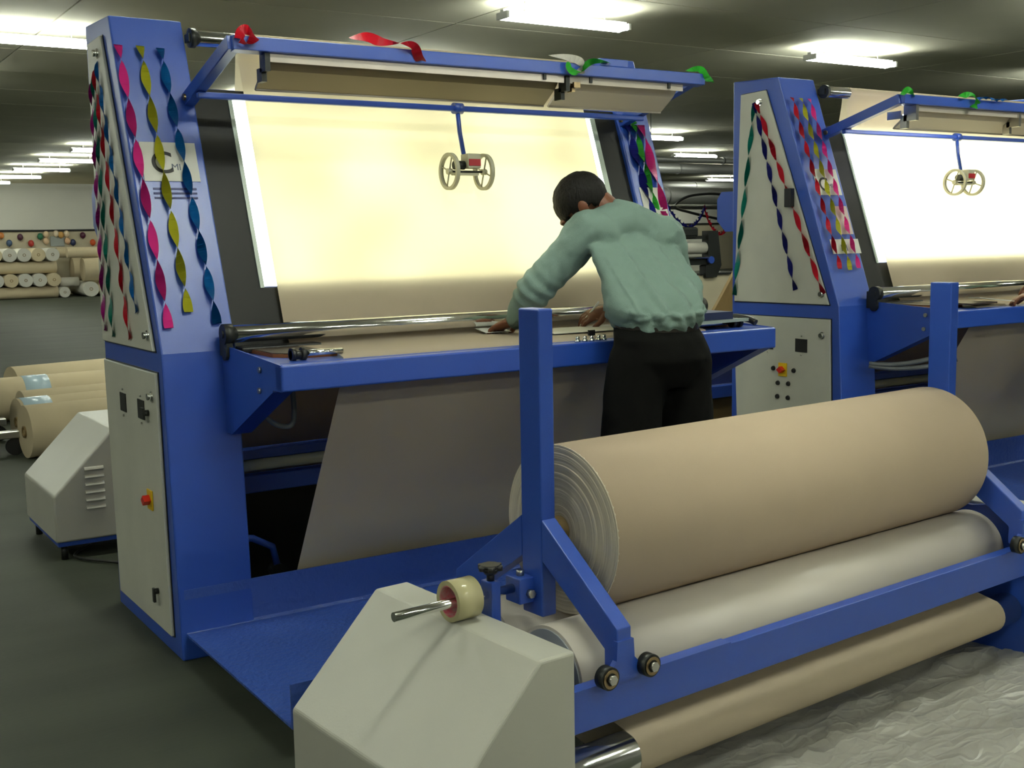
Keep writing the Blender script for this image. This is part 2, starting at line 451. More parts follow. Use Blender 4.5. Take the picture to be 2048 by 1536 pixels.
def cabinet(root, name, x0, x1, outer):
    g = prism(PROF, x0, x1); bevel(g, .006)
    cab = obj(name, g, BLUE, root)
    s = -1 if outer == 'l' else 1
    xf = x0 if outer == 'l' else x1
    for nm, poly, knobs in (('upper_door', UDOOR, ((.605, 2.115), (.157, 1.115))), ('lower_door', LDOOR, ((.204, .842), (.205, .203)))):
        # dark gap then the proud door
        g = prism([((y-.43)*1.012+.43, (z-zc)*1.008+zc) for (y, z), zc in ((p, (poly[0][1]+poly[2][1])/2) for p in poly)], xf, xf+s*.003)
        obj('door_gap', g, BLACK, cab)
        g = prism(poly, xf+s*.002, xf+s*.014); bevel(g, .003)
        d = obj(nm, g, CREAMP, cab)
    for (y, z) in ((.605, 2.115), (.157, 1.115), (.150, .905)):
        g = cyl((xf+s*.013, y, z), (xf+s*.032, y, z), .012, 14); cyl((xf+s*.013, y, z), (xf+s*.018, y, z), .018, 14, bm=g)
        obj('door_lock', g, CHROME, cab)
    return cab

def make_machine():
    r = thing('inspection_machine', (0, 0, 0), 'blue cloth inspection machine nearest the camera with the man working at it', 'machine')
    # left tower
    cab = cabinet(r, 'left_tower', XL0, XL1, 'l')
    for (ya, yb) in ((.491, .570), (.251, .332)):
        g = box((-.017, ya, .810), (-.006, yb, .879)); obj('vent_cover', g, BLACK, cab)
        for zz in (.795, .893):
            g = cyl((-.019, (ya+yb)/2, zz), (-.012, (ya+yb)/2, zz), .004, 8); obj('screw', g, STEEL, cab)
    g = cyl((-.014, .205, .203), (-.03, .205, .203), .011, 12); frame_box(g, (-.034, .196, .165), (-.026, .214, .215)); obj('latch', g, IRON, cab)
    g = cyl((-.014, .204, .842), (-.03, .204, .842), .011, 12); frame_box(g, (-.036, .196, .82), (-.028, .235, .86)); obj('latch', g, IRON, cab)
    right = cabinet(r, 'right_tower', XR0, XR1, 'r')
    # cross members at the back and below
    # rear beams seen under the table
    g = box((XL1, .50, .575), (XR0, .56, .615)); bevel(g, .004); obj('cross_beam', g, BLUE, r)
    g = box((XL1, .50, .440), (XR0, .56, .510)); bevel(g, .004); obj('cross_beam', g, BLUE, r)
    g = cyl((XL1, .53, .548), (XR0, .53, .548), .024, 20); obj('cream_roller', g, PVC, r)
    g = box((XL1, .79, .10), (XR0, .82, .16)); obj('bottom_rail', g, BLUE, r)
    g = box((XL1, .70, .42), (XR0, .712, 1.12)); obj('rear_cloth_standin', g, REARSH, r, label='brown sheet standing in for the shaded rear cloth under the table')  # flat sheet in place of the unlit rear cloth
    g = box((XL1, .77, .0), (XR0, .78, .45)); obj('rear_shade_sheet', g, IRON, r)  # added dark sheet, stands in for the shaded floor behind the machine
    # black border of the screen
    g = B()
    for x0, x1, z0, z1 in ((XL1, XR0, 1.06, 1.262), (XL1, .395, 1.262, 1.985), (2.085, XR0, 1.262, 1.985), (.395, 2.085, 1.965, 1.985)):
        b_ = slant_plate(x0, x1, z0, z1, .024, .012); me = bpy.data.meshes.new('x'); b_.to_mesh(me); b_.free(); g.from_mesh(me); bpy.data.meshes.remove(me)
    obj('screen_border', g, DARKP, r)
    obj('light_panel', slant_plate(.41, 2.062, 1.266, 1.965, .020, .02), GLOW1, r, label='glowing white light panel behind the cloth')
    obj('light_panel_edge', slant_plate(2.062, 2.088, 1.262, 1.97, .018, .02), OPALEDGE, r)
    obj('light_panel_edge', slant_plate(.395, .41, 1.262, 1.97, .018, .02), OPALEDGE, r)
    # closed back box of the light panel
    obj('light_box', slant_plate(XL1, XR0, 1.10, 2.0, .12, .08), NAVY, r)
    # top roller
    g = cyl((.285, .425, 2.165), (2.19, .425, 2.165), .028, 28); obj('top_roller', g, CHROME, r)
    for x in (.262, 2.175):
        g = cyl((x+.006, .425, 2.165), (x+.026, .425, 2.165), .035, 24); frame_box(g, (x, .41, 2.15), (x+.012, .46, 2.18)); obj('bearing', g, IRON, r)
    # lamp arms and beam
    for x0, x1 in ((.222, .262), (2.21, 2.25)):
        d = Vector((0, -.50, .135)); ln = d.length; d.normalize()
        nrm = Vector((0, d.z, -d.y))
        a = Vector((0, .40, 1.935)); q = a + d*ln
        g = prism([((a-nrm*.024).y, (a-nrm*.024).z), ((a+nrm*.024).y, (a+nrm*.024).z), ((q+nrm*.024).y, (q+nrm*.024).z), ((q-nrm*.024).y, (q-nrm*.024).z)], x0, x1)
        bevel(g, .003); arm = obj('lamp_arm', g, BLUE, r)
        g = cyl((x0-.008, .36, 1.945), (x1+.008, .36, 1.945), .012, 12); obj('pivot_bolt', g, BRASS, arm)
    g = prism([(-.125, 2.045), (-.125, 2.090), (-.075, 2.094), (-.075, 2.040)], .235, 2.27); bevel(g, .003)
    beam = obj('lamp_beam', g, BLUE, r)
    g = prism([(.235, 1.930), (.235, 1.952), (.262, 1.952), (.262, 1.930)], .23, 2.24); bevel(g, .005)
    obj('cross_rod', g, BLUE, r)
    return r, cab

def trough(root, x0, x1, m1, m2, ends=True, lit=None):
    """reflector: sloping plate with lips that carries a tube"""
    prof = [(-.100, 2.044), (-.055, 2.040), (-.045, 2.026), (-.032, 2.008), (.040, 1.955), (.050, 1.944), (.044, 1.940), (.034, 1.946), (-.042, 1.998), (-.058, 2.016), (-.068, 2.030), (-.100, 2.034)]
    g = prism(prof, x0, x1)
    t = obj('reflector', g, m1, root)
    g = prism([(-.104, 2.044), (-.104, 2.016), (-.098, 2.016), (-.098, 2.044)], x0, x1); obj('reflector_lip', g, m2, t)
    g = tube([(x0, .040, 1.943), (x1, .040, 1.943)], .005, 8); obj('reflector_rim', g, m2, t)
    return t

root1, cab1 = make_machine()
t1 = trough(root1, .365, 1.56, REFL1, REFL3)
t2 = trough(root1, 1.585, 2.165, REFL2, REFL2)
for x in (.345, 1.565):
    g = box((x, -.11, 1.985), (x+.018, -.06, 2.045)); frame_box(g, (x, -.075, 1.955), (x+.018, -.03, 2.0))
    obj('lamp_holder', g, IRON, root1)
g = box((1.60, -.115, 2.000), (1.63, -.09, 2.02)); frame_box(g, (1.60, -.10, 1.985), (1.615, -.07, 2.01)); obj('lamp_holder', g, BRASS, root1)
for x in (1.46, 1.68, 2.08):
    g = box((x, -.112, 2.022), (x+.012, -.09, 2.046)); obj('clip', g, IRON, root1)
g = box((1.72, -.125, 2.088), (1.86, -.075, 2.118), bev=.003); obj('beam_bracket', g, BLUE, root1)

# table
BY = -.48
g = box((.21, BY, .962), (2.335, BY+.055, 1.045), bev=.006); obj('table_beam', g, BLUE, root1)
for x in (.21, 2.325):
    g = prism([(.064, 1.075), (.047, .768), (.0, .768), (-.05, .80), (-.40, .962), (BY+.01, .962), (BY+.01, 1.046)], x, x+.008); bk = obj('table_bracket', g, BLUE, root1)
    g = prism([(.0, .768), (-.40, .955), (-.40, .962), (.0, .776)], x, x+.07); obj('bracket_flange', g, BLUE, bk)
    for (y, z) in ((-.30, 1.018), (-.292, .950)):
        g = cyl((x-.008, y, z), (x, y, z), .010, 8); obj('bolt', g, STEEL, bk)
g = box((.215, BY+.05, 1.036), (2.33, .10, 1.046)); obj('table_top', g, BLUE, root1)
# chrome spreader roller with bearings
RY, RZ = .005, 1.114
g = cyl((.225, RY, RZ), (2.36, RY, RZ), .030, 40); obj('spreader_roller', g, CHROME, root1)
for x in (.195, 2.345):
    g = cyl((x, RY, RZ), (x+.032, RY, RZ), .036, 24)
    cyl((x-.004, RY, RZ), (x+.036, RY, RZ), .014, 12, bm=g)
    cyl((x+.004, RY+.005, RZ-.066), (x+.03, RY+.005, RZ-.066), .024, 20, bm=g)
    frame_box(g, (x+.006, RY-.02, RZ-.075), (x+.028, RY+.05, RZ+.01))
    obj('bearing_block', g, IRON, root1)
# boards at both table ends
for x0, x1 in ((.285, .475), (2.10, 2.30)):
    g = prism([(x0, .10), (x0, -.22), (x0+.06, -.31), (x1, -.31), (x1-.02, .10)], 1.046, 1.058, axis=2)
    b_ = obj('table_end_board', g, PLYE, root1)
    g = prism([(x0+.002, .10), (x0+.002, -.215), (x0+.062, -.302), (x1-.002, -.302), (x1-.022, .10)], 1.0585, 1.061, axis=2); obj('board_face', g, PLY, b_)
g = box((.25, -.03, 1.050), (.545, .045, 1.068), bev=.006); obj('brush_bar', g, BLACK, root1)
# short chrome guide with black clamps
for x0, x1, s in ((.335, .47, 1), (2.02, 2.20, -1)):
    g = cyl((x0, -.36, 1.068), (x1, -.36, 1.068), .010, 16); cg = obj('guide_tube', g, CHROME, root1)
    xa = x0-.045 if s > 0 else x1
    g = cyl((xa, -.36, 1.066), (xa+.015, -.36, 1.066), .021, 16); cyl((xa+.035, -.36, 1.066), (xa+.05, -.36, 1.066), .021, 16, bm=g)
    cyl((xa, -.36, 1.064), (xa+.05, -.36, 1.064), .015, 16, bm=g); obj('clamp', g, BLACK, root1)
# controls on the beam, right of the post
for i, (x, y, blk) in enumerate(((1.165, -.455, 1), (1.355, -.455, 0), (1.387, -.455, 0), (1.418, -.455, 1), (1.45, -.455, 0), (1.475, -.455, 0))):
    g = cyl((x, y, 1.045), (x, y, 1.053), .012, 16); cyl((x, y, 1.053), (x, y, 1.066), .0075, 14, bm=g)
    k = obj('control_knob', g, CHROME, root1)
    if blk:
        g = box((x-.005, y-.004, 1.064), (x+.005, y+.004, 1.086)) if i == 0 else box((x-.014, y-.004, 1.066), (x+.014, y+.004, 1.086)); obj('switch_lever', g, BLACK, k)

# platform with checker plate
PX0, PX1 = .02, 2.42
def platform(root, dy0=-.93):
    g = prism([(.02, .245), (.02, .085), (dy0, .085), (dy0, .215), (dy0+.008, .215), (dy0+.008, .093), (.002, .093), (.012, .102), (.012, .245)], PX0, PX1)
    p = obj('platform', g, BLUE_CH, root, label='blue checker-plate standing platform')
    for x in (.45, 1.2, 2.0):
        g = box((x, dy0+.25, .0), (x+.05, -.2, .085)); obj('platform_runner', g, NAVY, p)
    return p
platform(root1)
# hose loop under the left bracket
g = tube(bez([(.30, -.06, .84), (.34, -.08, .80), (.385, -.10, .795), (.40, -.10, .84), (.395, -.10, .955)]), .009, 10); obj('cable_loop', g, HOSE, root1)
# foot lever on the floor
g = tube([(.27, .3, .33), (.375, .3, .312), (.452, .3, .268), (.468, .3, .19)], .014, 8); obj('foot_lever', g, BLUE, root1)
g = cyl((.47, .28, .17), (.47, .33, .17), .03, 16); obj('castor', g, IRON, root1)
# motor housing at the back of the tower
g = prism([(.82, 1.66), (.93, 1.66), (.965, 1.62), (.965, 1.50), (.90, 1.44), (.82, 1.44)], .02, .22); obj('rear_motor_cover', g, BLUE, root1)

# cloth counter hanging from the rod
def wheel_bm(x, y, z, R=.073):
    g = ring((x-.008, y, z), (x+.008, y, z), R, R-.012, 44)
    cyl((x-.010, y, z), (x+.010, y, z), .012, 16, bm=g)
    for k in range(4):
        a = radians(20)+k*pi/2
        p = Vector((x, y+cos(a)*.008, z+sin(a)*.008)); q = Vector((x, y+cos(a)*(R-.008), z+sin(a)*(R-.008)))
        cyl(p, q, .0032, 8, bm=g)
    return g
def counter(root, x, hide=False):
    g = tube([(x, .25, 1.945), (x+.004, .242, 1.85), (x+.012, .225, 1.752)], .0095, 10); arm = obj('counter_arm', g, BLUE, root)
    g = cyl((x-.02, .248, 1.942), (x+.02, .248, 1.942), .022, 18); obj('arm_collar', g, BLUE, root)
    c = obj('counter_body', box((x-.005, .165, 1.702), (x+.055, .225, 1.760), bev=.004), WHEELM, root)
    obj('red_display', box((x-.002, .162, 1.712), (x+.052, .166, 1.738)), REDL, c)
    obj('counter_gear', cyl((x-.05, .2, 1.715), (x-.005, .2, 1.715), .018, 14), IRON, c)
    obj('counter_axle', cyl((x-.075, .2, 1.69), (x+.095, .2, 1.69), .005, 10), IRON, c)
    obj('counter_base', box((x-.055, .175, 1.675), (x+.05, .215, 1.684)), WHEELM, c)
    for xx in (-.072, .088):
        obj('counter_wheel', wheel_bm(x+xx, .2, 1.69), WHEELM, c)
counter(root1, 1.287)

# second machine: a full copy, then what differs
root2 = copy_tree(root1)
root2.location = (OX, OY, 0)
root2['label'] = 'blue cloth inspection machine farther right with the brighter white screen'
for o in bpy.data.objects:
    if o.parent == root2 and o.name.startswith('light_panel') and not o.name.startswith('light_panel_edge'):
        o.data = o.data.copy(); o.data.materials.clear(); o.data.materials.append(GLOW2)
    if o.parent == root2 and o.name.startswith('reflector'):
        o.data = o.data.copy(); o.data.materials.clear(); o.data.materials.append(REFL2)
kill = [o for o in bpy.data.objects if (o.parent == root2 and o.name.split('.')[0] in ('lamp_holder', 'clip', 'beam_bracket', 'cable_loop', 'guide_tube', 'clamp')) or (o.parent and o.parent.parent == root2 and o.name.split('.')[0] == 'latch')]
for o in kill: bpy.data.objects.remove(o)
for o in bpy.data.objects:
    if o.parent == root2 and (o.name.startswith('counter_') or o.name.startswith('arm_collar')):
        o.location.x -= .13
# red main switches and push buttons
def rotary(root, y, z, cabname='left_tower'):
    xf = root.location.x-.014
    g = box((xf-.006, root.location.y+y-.030, z-.036), (xf, root.location.y+y+.030, z+.036), bev=.002)
    p = obj('switch_plate', g, YELL, root)
    g = prism([(root.location.y+y-.022, z), (root.location.y+y, z+.018), (root.location.y+y+.022, z), (root.location.y+y, z-.018)], xf-.03, xf-.006)
    obj('switch_knob', g, REDK, p)
rotary(root1, .235, .528)
rotary(root2, .418, .708)
for (y, z) in ((.486, .710), (.340, .709), (.452, .634), (.377, .636), (.455, .561), (.379, .561)):
    g = cyl((OX-.013, OY+y, z), (OX-.024, OY+y, z), .0105, 16); cyl((OX-.013, OY+y, z), (OX-.017, OY+y, z), .013, 16, bm=g)
    obj('push_button', g, BLACK, root2)
obj('sensor_box', box((OX-.045, OY+.352, 1.56), (OX-.014, OY+.396, 1.655), bev=.003), BLACK, root2)
# lamp of the second machine is lit
for x in (.355, 1.20):
    g = box((OX+x-.02, OY-.115, 1.97), (OX+x, OY-.04, 2.045)); frame_box(g, (OX+x-.02, OY-.06, 1.935), (OX+x, OY-.02, 2.0)); frame_box(g, (OX+x-.015, OY-.02, 1.985), (OX+x-.002, OY+.065, 2.025)); obj('lamp_holder', g, STEEL, root2)
obj('lamp_tube', cyl((OX+.36, OY+.045, 2.005), (OX+1.19, OY+.045, 2.005), .013, 12), LAMP2, root2)
# two grey hoses under the bracket of the second machine
for k, (a, b_) in enumerate((((.14, -.02, .763), (.40, -.33, .835)), ((.14, -.02, .752), (.42, -.33, .79)))):
    p = [Vector((OX+a[0]+(b_[0]-a[0])*t, OY+a[1]+(b_[1]-a[1])*t, a[2]+(b_[2]-a[2])*t-.11*(t*(1-t)))) for t in [i/20 for i in range(21)]]
    obj('flexible_hose', tube(p, .012, 10), HOSE, root2)

# ------------------------------------------------------------------ cloth running through each machine
def cloth_path():
    p = []
    p += [(.64, 1.0), (.60, 1.4), (.462, 2.10)]
    cy, cz, rr = .425, 2.165, .031
    for k in range(0, 13):
        a = radians(-10+k*17.5)
        p.append((cy+rr*cos(a), cz+rr*sin(a)))
    for z in (2.10, 2.0, 1.9, 1.8, 1.7, 1.6, 1.5, 1.4, 1.3, 1.2, 1.13):
        p.append((sy(z, -.005+.008*(2.10-z)/1.0), z))
    p += [(.062, 1.09), (.045, 1.066), (.0, 1.0615), (-.1, 1.0605), (-.2, 1.060), (-.3, 1.060), (-.37, 1.058), (-.405, 1.050), (-.418, 1.03)]
    for i in range(1, 12):
        t = i/11; p.append((-.418+.52*t+.0*t*t, 1.03-.86*t))
    return p
def cloth_down():
    return None
CP = cloth_path()
CP = [(y, z) for y, z in CP]
def make_cloth(dx, dy, label, mtl):
    g = strip(CP, .452, 2.02, 40)
    for v in g.verts:
        if v.co.z < 1.0 and v.co.y < .15: v.co.y += .004*sin(v.co.x*9)*(1.0-v.co.z)
        v.co.x += dx; v.co.y += dy
    o = obj('cloth_web', g, mtl, None, smooth=True, origin=(dx+1.2, dy+.1, 0.16))
    return tag(o, label, 'cloth')
c1 = make_cloth(0, 0, 'cream cotton cloth running over the screen and table of the nearer machine', CLOTH)
c2 = make_cloth(OX, OY, 'cream cotton cloth running over the bright screen of the farther machine', CLOTH)

# ------------------------------------------------------------------ winder in front
wr = thing('cloth_winder', W(1.2, -1.5, 0), 'blue surface winder in the foreground with grey drums and white end housings', 'machine', rz=UA)
def wo(name, g, m, parent=wr, label=None): return obj(name, g, m, parent, fr=UF, label=label)
g = prism([(-1.83, .305), (-1.83, .402), (-1.80, .405), (-1.80, .395), (-1.822, .393), (-1.822, .305)], .20, 2.38)
bevel(g, .002); wo('front_beam', g, BLUE)
g = prism([(-1.835, .402), (-1.835, .408), (-1.80, .408), (-1.80, .402)], .20, .72); wo('beam_rail', g, BLUE)
g = prism([(-1.20, .305), (-1.20, .402), (-1.228, .402), (-1.228, .305)], .20, 2.38); wo('rear_beam', g, BLUE)
# right end plate and left one inside the housing
g = prism([(-1.86, 0), (-1.86, .36), (-1.80, .47), (-1.72, .52), (-1.62, .50), (-1.44, .50), (-1.34, .52), (-1.22, .47), (-1.16, .36), (-1.16, 0)], 2.155, 2.175); wo('end_plate', g, BLUE)
g = prism([(-1.80, 0), (-1.80, .42), (-1.20, .42), (-1.20, 0)], .205, .225); wo('end_plate', g, BLUE)
for u0 in (2.18,):
    g = prism([(2.18, 0), (2.18, .51), (2.30, .51), (2.55, .245), (2.55, 0)], -1.84, -1.15, axis=1); bevel(g, .006)
    wo('end_housing', g, BOXW)
# near white housing
g = prism([(.20, .0), (.20, .51), (.10, .51), (-.155, .245), (-.155, .0)], -1.845, -1.147, axis=1); bevel(g, .008, 3)
hs = wo('end_housing', g, BOXW, label='white sheet-metal end housing nearest the camera')
# drums
for v in (-1.65, -1.386):
    g = cyl((.285, v, .3755), (2.10, v, .3755), .12, 72)
    d = wo('drum', g, DRUM)
    g = cyl((.281, v, .3755), (.2855, v, .3755), .112, 48); wo('drum_face', g, DRUMEND, d)
    g = cyl((.21, v, .3755), (.281, v, .3755), .022, 20); wo('drum_shaft', g, STEEL, d)
    g = cyl((2.10, v, .3755), (2.155, v, .3755), .022, 20); wo('drum_shaft', g, STEEL, d)
# lower guide roller
g = cyl((.225, -1.765, .178), (2.14, -1.765, .178), .052, 36); lr = wo('guide_roller', g, CHROME)
g = cyl((2.13, -1.765, .178), (2.156, -1.765, .178), .03, 20); wo('roller_boss', g, IRON, lr)

def aframe(u):
    g = box((u-.0225, -1.568, .487), (u+.0225, -1.488, 1.252), bev=.004)
    post = wo('post', g, BLUE)
    # front brace: down and toward the camera, then a vertical foot
    def bar(p, q, wd=.045, th=.034):
        p = Vector(p); q = Vector(q); d = (q-p).normalized(); n = Vector((0, -d.z, d.y))
        a = [p+n*th, q+n*th, q-n*th, p-n*th]
        return prism([(k.y, k.z) for k in a], u-wd/2, u+wd/2)
    g = prism([(-1.568, .735), (-1.568, .630), (-1.795, .470), (-1.795, .415), (-1.840, .415), (-1.840, .528)], u-.022, u+.022); bevel(g, .003)
    wo('front_brace', g, BLUE)
    g = prism([(-1.488, .735), (-1.488, .630), (-1.245, .470), (-1.245, .415), (-1.190, .415), (-1.190, .528)], u-.022, u+.022); bevel(g, .003)
    wo('rear_brace', g, BLUE)
    # flared foot with bearings
    for v, s in ((-1.838, -1), (-1.192, 1)):
        g = prism([(u-.025, .50), (u-.028, .455), (u-.065, .415), (u-.065, .405), (u+.065, .405), (u+.065, .415), (u+.028, .455), (u+.025, .50)], v-.007, v+.007, axis=1)
        f = wo('foot', g, BLUE)
        for du in (-.068, .062):
            a = (u+du, v+s*.005, .430); b_ = (u+du, v+s*.030, .430)
            g = cyl(a, b_, .027, 28); br = wo('bearing_wheel', g, IRON, f)
            g = ring((u+du, v+s*.0305, .430), (u+du, v+s*.033, .430), .022, .015, 28); wo('bearing_ring', g, BRASS, br)
            g = cyl((u+du, v+s*.030, .430), (u+du, v+s*.042, .430), .012, 6); wo('bolt', g, STEEL, br)
aframe(.352); aframe(2.10)
# shaft and blocks
for s, ua, ub in ((1, -.061, .36), (-1, 2.10, 2.42)):
    g = cyl((ua, -1.505, .557 if s > 0 else .60), (ub, -1.505, .557 if s > 0 else .60), .0115, 20); wo('shaft', g, CHROME)
g = box((.285, -1.535, .520), (.335, -1.475, .585), bev=.003); k = wo('shaft_block', g, BLUE)
g = cyl((.31, -1.505, .585), (.31, -1.505, .60), .010, 6); wo('bolt', g, STEEL, k)
g = cyl((.315, -1.535, .545), (.315, -1.548, .545), .011, 6); wo('bolt', g, STEEL, k)
g = box((.205, -1.528, .470), (.232, -1.482, .590), bev=.003); k = wo('clamp_block', g, BLUE)
g = cyl((.218, -1.505, .590), (.218, -1.505, .612), .010, 14); cyl((.218, -1.505, .606), (.218, -1.505, .622), .014, 20, bm=g, r2=.026)
for a in range(6):
    q = Vector((.218+.024*cos(a*pi/3), -1.505+.024*sin(a*pi/3), .624)); cyl(q-Vector((0, 0, .006)), q+Vector((0, 0, .005)), .009, 10, bm=g)
cyl((.218, -1.505, .618), (.218, -1.505, .631), .024, 20, bm=g); wo('star_knob', g, BLACK, k)

# the big roll resting on the drums
CR = W(.432, -1.518, .685)
rl = thing('cloth_roll', W(1.24, -1.518, .468), 'large roll of cream cotton cloth resting on the foreground winder drums', 'cloth roll', rz=UA)
g = cyl((.434, -1.518, .685), (2.05, -1.518, .685), .217, 96)
obj('wound_cloth', g, ROLLC, rl, fr=UF)
# slightly telescoped end made of concentric steps
g = B(); nst = 26
prev = None
random.seed(3)
rad = [.217 - i*(.217-.034)/nst for i in range(nst+1)]
n = 72
rings = []
du = 0
for i, rr in enumerate(rad):
    d1 = .434 - .002 - random.random()*.003 - .005*sin(i/nst*pi)
    for k in (0, 1):
        if k == 1 and i == nst: continue
        r_ = rr if k == 0 else rr - (.217-.034)/nst*.8
        rings.append([g.verts.new((d1, -1.518+r_*cos(2*pi*j/n), .685+r_*sin(2*pi*j/n))) for j in range(n)])
rings.insert(0, [g.verts.new((.436, -1.518+.217*cos(2*pi*j/n), .685+.217*sin(2*pi*j/n))) for j in range(n)])
for a, b_ in zip(rings, rings[1:]):
    for j in range(n): g.faces.new([a[j], a[(j+1) % n], b_[(j+1) % n], b_[j]])
recenter(obj('roll_end', g, ROLLEND, rl, fr=UF))
obj('cardboard_core', ring((.405, -1.518, .685), (2.06, -1.518, .685), .036, .028, 36), KRAFT, rl, fr=UF)

# lower web of the winder
path = []
for (v, z) in ((-1.50, .30), (-1.58, .272)): path.append((v, z))
for k in range(0, 15):
    a = radians(118+k*14.5)
    path.append((-1.765+.056*cos(a)-.0, .178+.056*sin(a)))
path += [(-1.70, .13), (-1.55, .16), (-1.35, .22)]
g = strip(path, .425, 2.035, 20)
o = obj('cloth_web', g, CLOTH, None, fr=UF, smooth=True)
tag(o, 'cream cloth passing round the low chrome roller under the blue front beam', 'cloth')

# tape roll on the shaft
tp = thing('tape_roll', W(.16, -1.505, .516), 'roll of clear packing tape with pink core hung on the winder shaft', 'tape roll', rz=UA)
TC = (-1.500, .5605)
obj('tape', ring((.095, *TC), (.165, *TC), .050, .0385, 56), TAPE, tp, fr=UF)
obj('core', ring((.096, *TC), (.164, *TC), .0385, .0360, 56), TAPEC, tp, fr=UF)

# ------------------------------------------------------------------ grey plastic sheet on the floor
g = B(); NX, NY = 110, 90
vs = []
for j in range(NY+1):
    row = []
    for i in range(NX+1):
        u = .30+3.9*i/NX; v = -4.2+2.75*j/NY
        if j > NY-4: v += .03*sin(i*.35)
        p = Vector((u, v, 0))
        n1 = noise.noise(Vector((u*2.2, v*5.5, 1.3))); n2 = noise.noise(Vector((u*7+v*4, v*11, 5))); n3 = noise.noise(Vector((u*20, v*24, 9)))
        z = .012 + .030*abs(n1)**.7 + .016*(1-abs(n2)*3.0 if abs(n2) < .33 else 0) + .006*n3
        e = min(i, NX-i, j, NY-j)/4
        z = max(.004, z*min(1, .3+e))
        row.append(g.verts.new((u, v, z)))
    vs.append(row)
for j in range(NY):
    for i in range(NX):
        f = g.faces.new([vs[j][i], vs[j][i+1], vs[j+1][i+1], vs[j+1][i]]); f.smooth = True
o = obj('plastic_sheet', g, SHEETM, None, fr=UF)
tag(o, 'wrinkled grey plastic sheet spread on the floor in front of the winder', 'sheet')

# ------------------------------------------------------------------ twisted paper streamers
def streamer(color, a, b_, nrm, turns, label, wd=.033, group=None, lift=.0, curve=0.0):
    a = Vector(a); b_ = Vector(b_); d = (b_-a); L = d.length; d.normalize(); nrm = Vector(nrm); nrm = (nrm - d*nrm.dot(d)).normalized()
    side = d.cross(nrm); g = B(); n = int(turns*16); prev = None
    for i in range(n+1):
        t = i/n; ph = pi*turns*t + .25
        c = a + d*L*t + side*curve*sin(pi*t) + nrm*(.2*wd*abs(sin(ph))+.003+lift)
        wv = (side*(cos(ph) if abs(cos(ph)) > .06 else .06) + nrm*sin(ph)*.4)*wd*.5
        p, q = g.verts.new(c-wv), g.verts.new(c+wv)
        if prev: 
            f = g.faces.new([prev[0], prev[1], q, p]); f.smooth = True
        prev = (p, q)
    bmesh.ops.solidify(g, geom=g.faces[:], thickness=.0006)
    o = obj('paper_streamer', g, RIB[color], None, origin=tuple(b_))
    return tag(o, label, 'streamer', group)
NS = Vector((0, -1, SL))
NX_ = Vector((-1, 0, 0))
streamer('pink', (.015, .437, 2.122), (.036, .081, 1.140), NS, 7, 'pink twisted paper streamer on the front of the left tower')
streamer('yellow', (.092, .438, 2.124), (.112, .099, 1.190), NS, 7, 'yellow twisted paper streamer down the front of the left tower, over the paper sign')
streamer('cyan', (.163, .437, 2.121), (.205, .083, 1.146), NS, 8, 'blue twisted paper streamer beside the yellow one on the left tower front')
streamer('azure', (-.015, .608, 2.083), (-.015, .262, 1.189), NX_, 8, 'bright blue twisted streamer on the side door of the left tower, nearest the front')
streamer('red', (-.015, .650, 2.062), (-.015, .371, 1.089), NX_, 8, 'red twisted streamer on the side door of the left tower')
streamer('teal', (-.015, .665, 2.040), (-.015, .600, 1.084), NX_, 8, 'green twisted streamer on the side door of the left tower')
streamer('magenta', (-.015, .700, 2.020), (-.015, .715, 1.100), NX_, 8, 'magenta twisted streamer on the side of the left tower, nearest the rear edge')
streamer('deepblue', (2.245, .372, 1.925), (2.300, .12, 1.20), NS, 5, 'dark blue streamer on the right tower of the nearer machine', wd=.045)
streamer('green', (2.285, .372, 1.925), (2.325, .09, 1.12), NS, 6, 'green twisted streamer on the right tower of the nearer machine, behind the man', wd=.04)
streamer('pink', (2.325, .372, 1.925), (2.375, .09, 1.12), NS, 4, 'broad pink streamer on the outer edge of the right tower behind the man', wd=.05)
X2 = OX-.015
streamer('teal', (X2, .731, 2.10), (X2, .872, 1.092), NX_, 6, 'green twisted streamer slanting back on the side of the second tower')
streamer('navy', (X2, .731, 2.118), (X2, .423, 1.132), NX_, 8, 'navy twisted streamer hanging on the side door of the second tower')
streamer('red', (X2, .716, 2.116), (X2, .233, 1.116), NX_, 8, 'red twisted streamer hanging on the side door of the second tower')
streamer('red', (3.452, .517, 2.121), (3.478, .198, 1.240), NS, 9, 'red twisted streamer on the front of the second tower')
streamer('yellow', (3.518, .517, 2.121), (3.550, .195, 1.232), NS, 9, 'yellow twisted streamer on the front of the second tower')
streamer('pink', (3.580, .517, 2.121), (3.618, .198, 1.240), NS, 9, 'pink twisted streamer on the front of the second tower, next to its screen')

def crumple(color, pts, wd, label, tw=3, seed=0):
    P = bez(pts, 10); g = B(); prev = None; n = len(P)-1
    for i, c in enumerate(P):
        d = (P[min(i+1, n)]-P[max(i-1, 0)]).normalized(); s = Vector((0, -.3, 1)).cross(d)
        s = s.normalized() if s.length > .1 else Vector((0, 0, 1)); nn = d.cross(s)
        ph = tw*pi*i/n+seed; wv = (s*cos(ph)+nn*sin(ph))*wd*.5
        p, q = g.verts.new(c-wv), g.verts.new(c+wv)
        if prev: g.faces.new([prev[0], prev[1], q, p]).smooth = True
        prev = (p, q)
    bmesh.ops.solidify(g, geom=g.faces[:], thickness=.0007)
    return tag(obj('paper_streamer', g, RIB[color], None), label, 'streamer')
crumple('red', [(.245, -.148, 2.075), (.255, -.145, 2.098), (.285, -.11, 2.112), (.30, -.145, 2.088), (.272, -.150, 2.06), (.25, -.146, 2.072)], .032, 'red paper ribbon knotted round the left end of the lamp beam', 1.3)
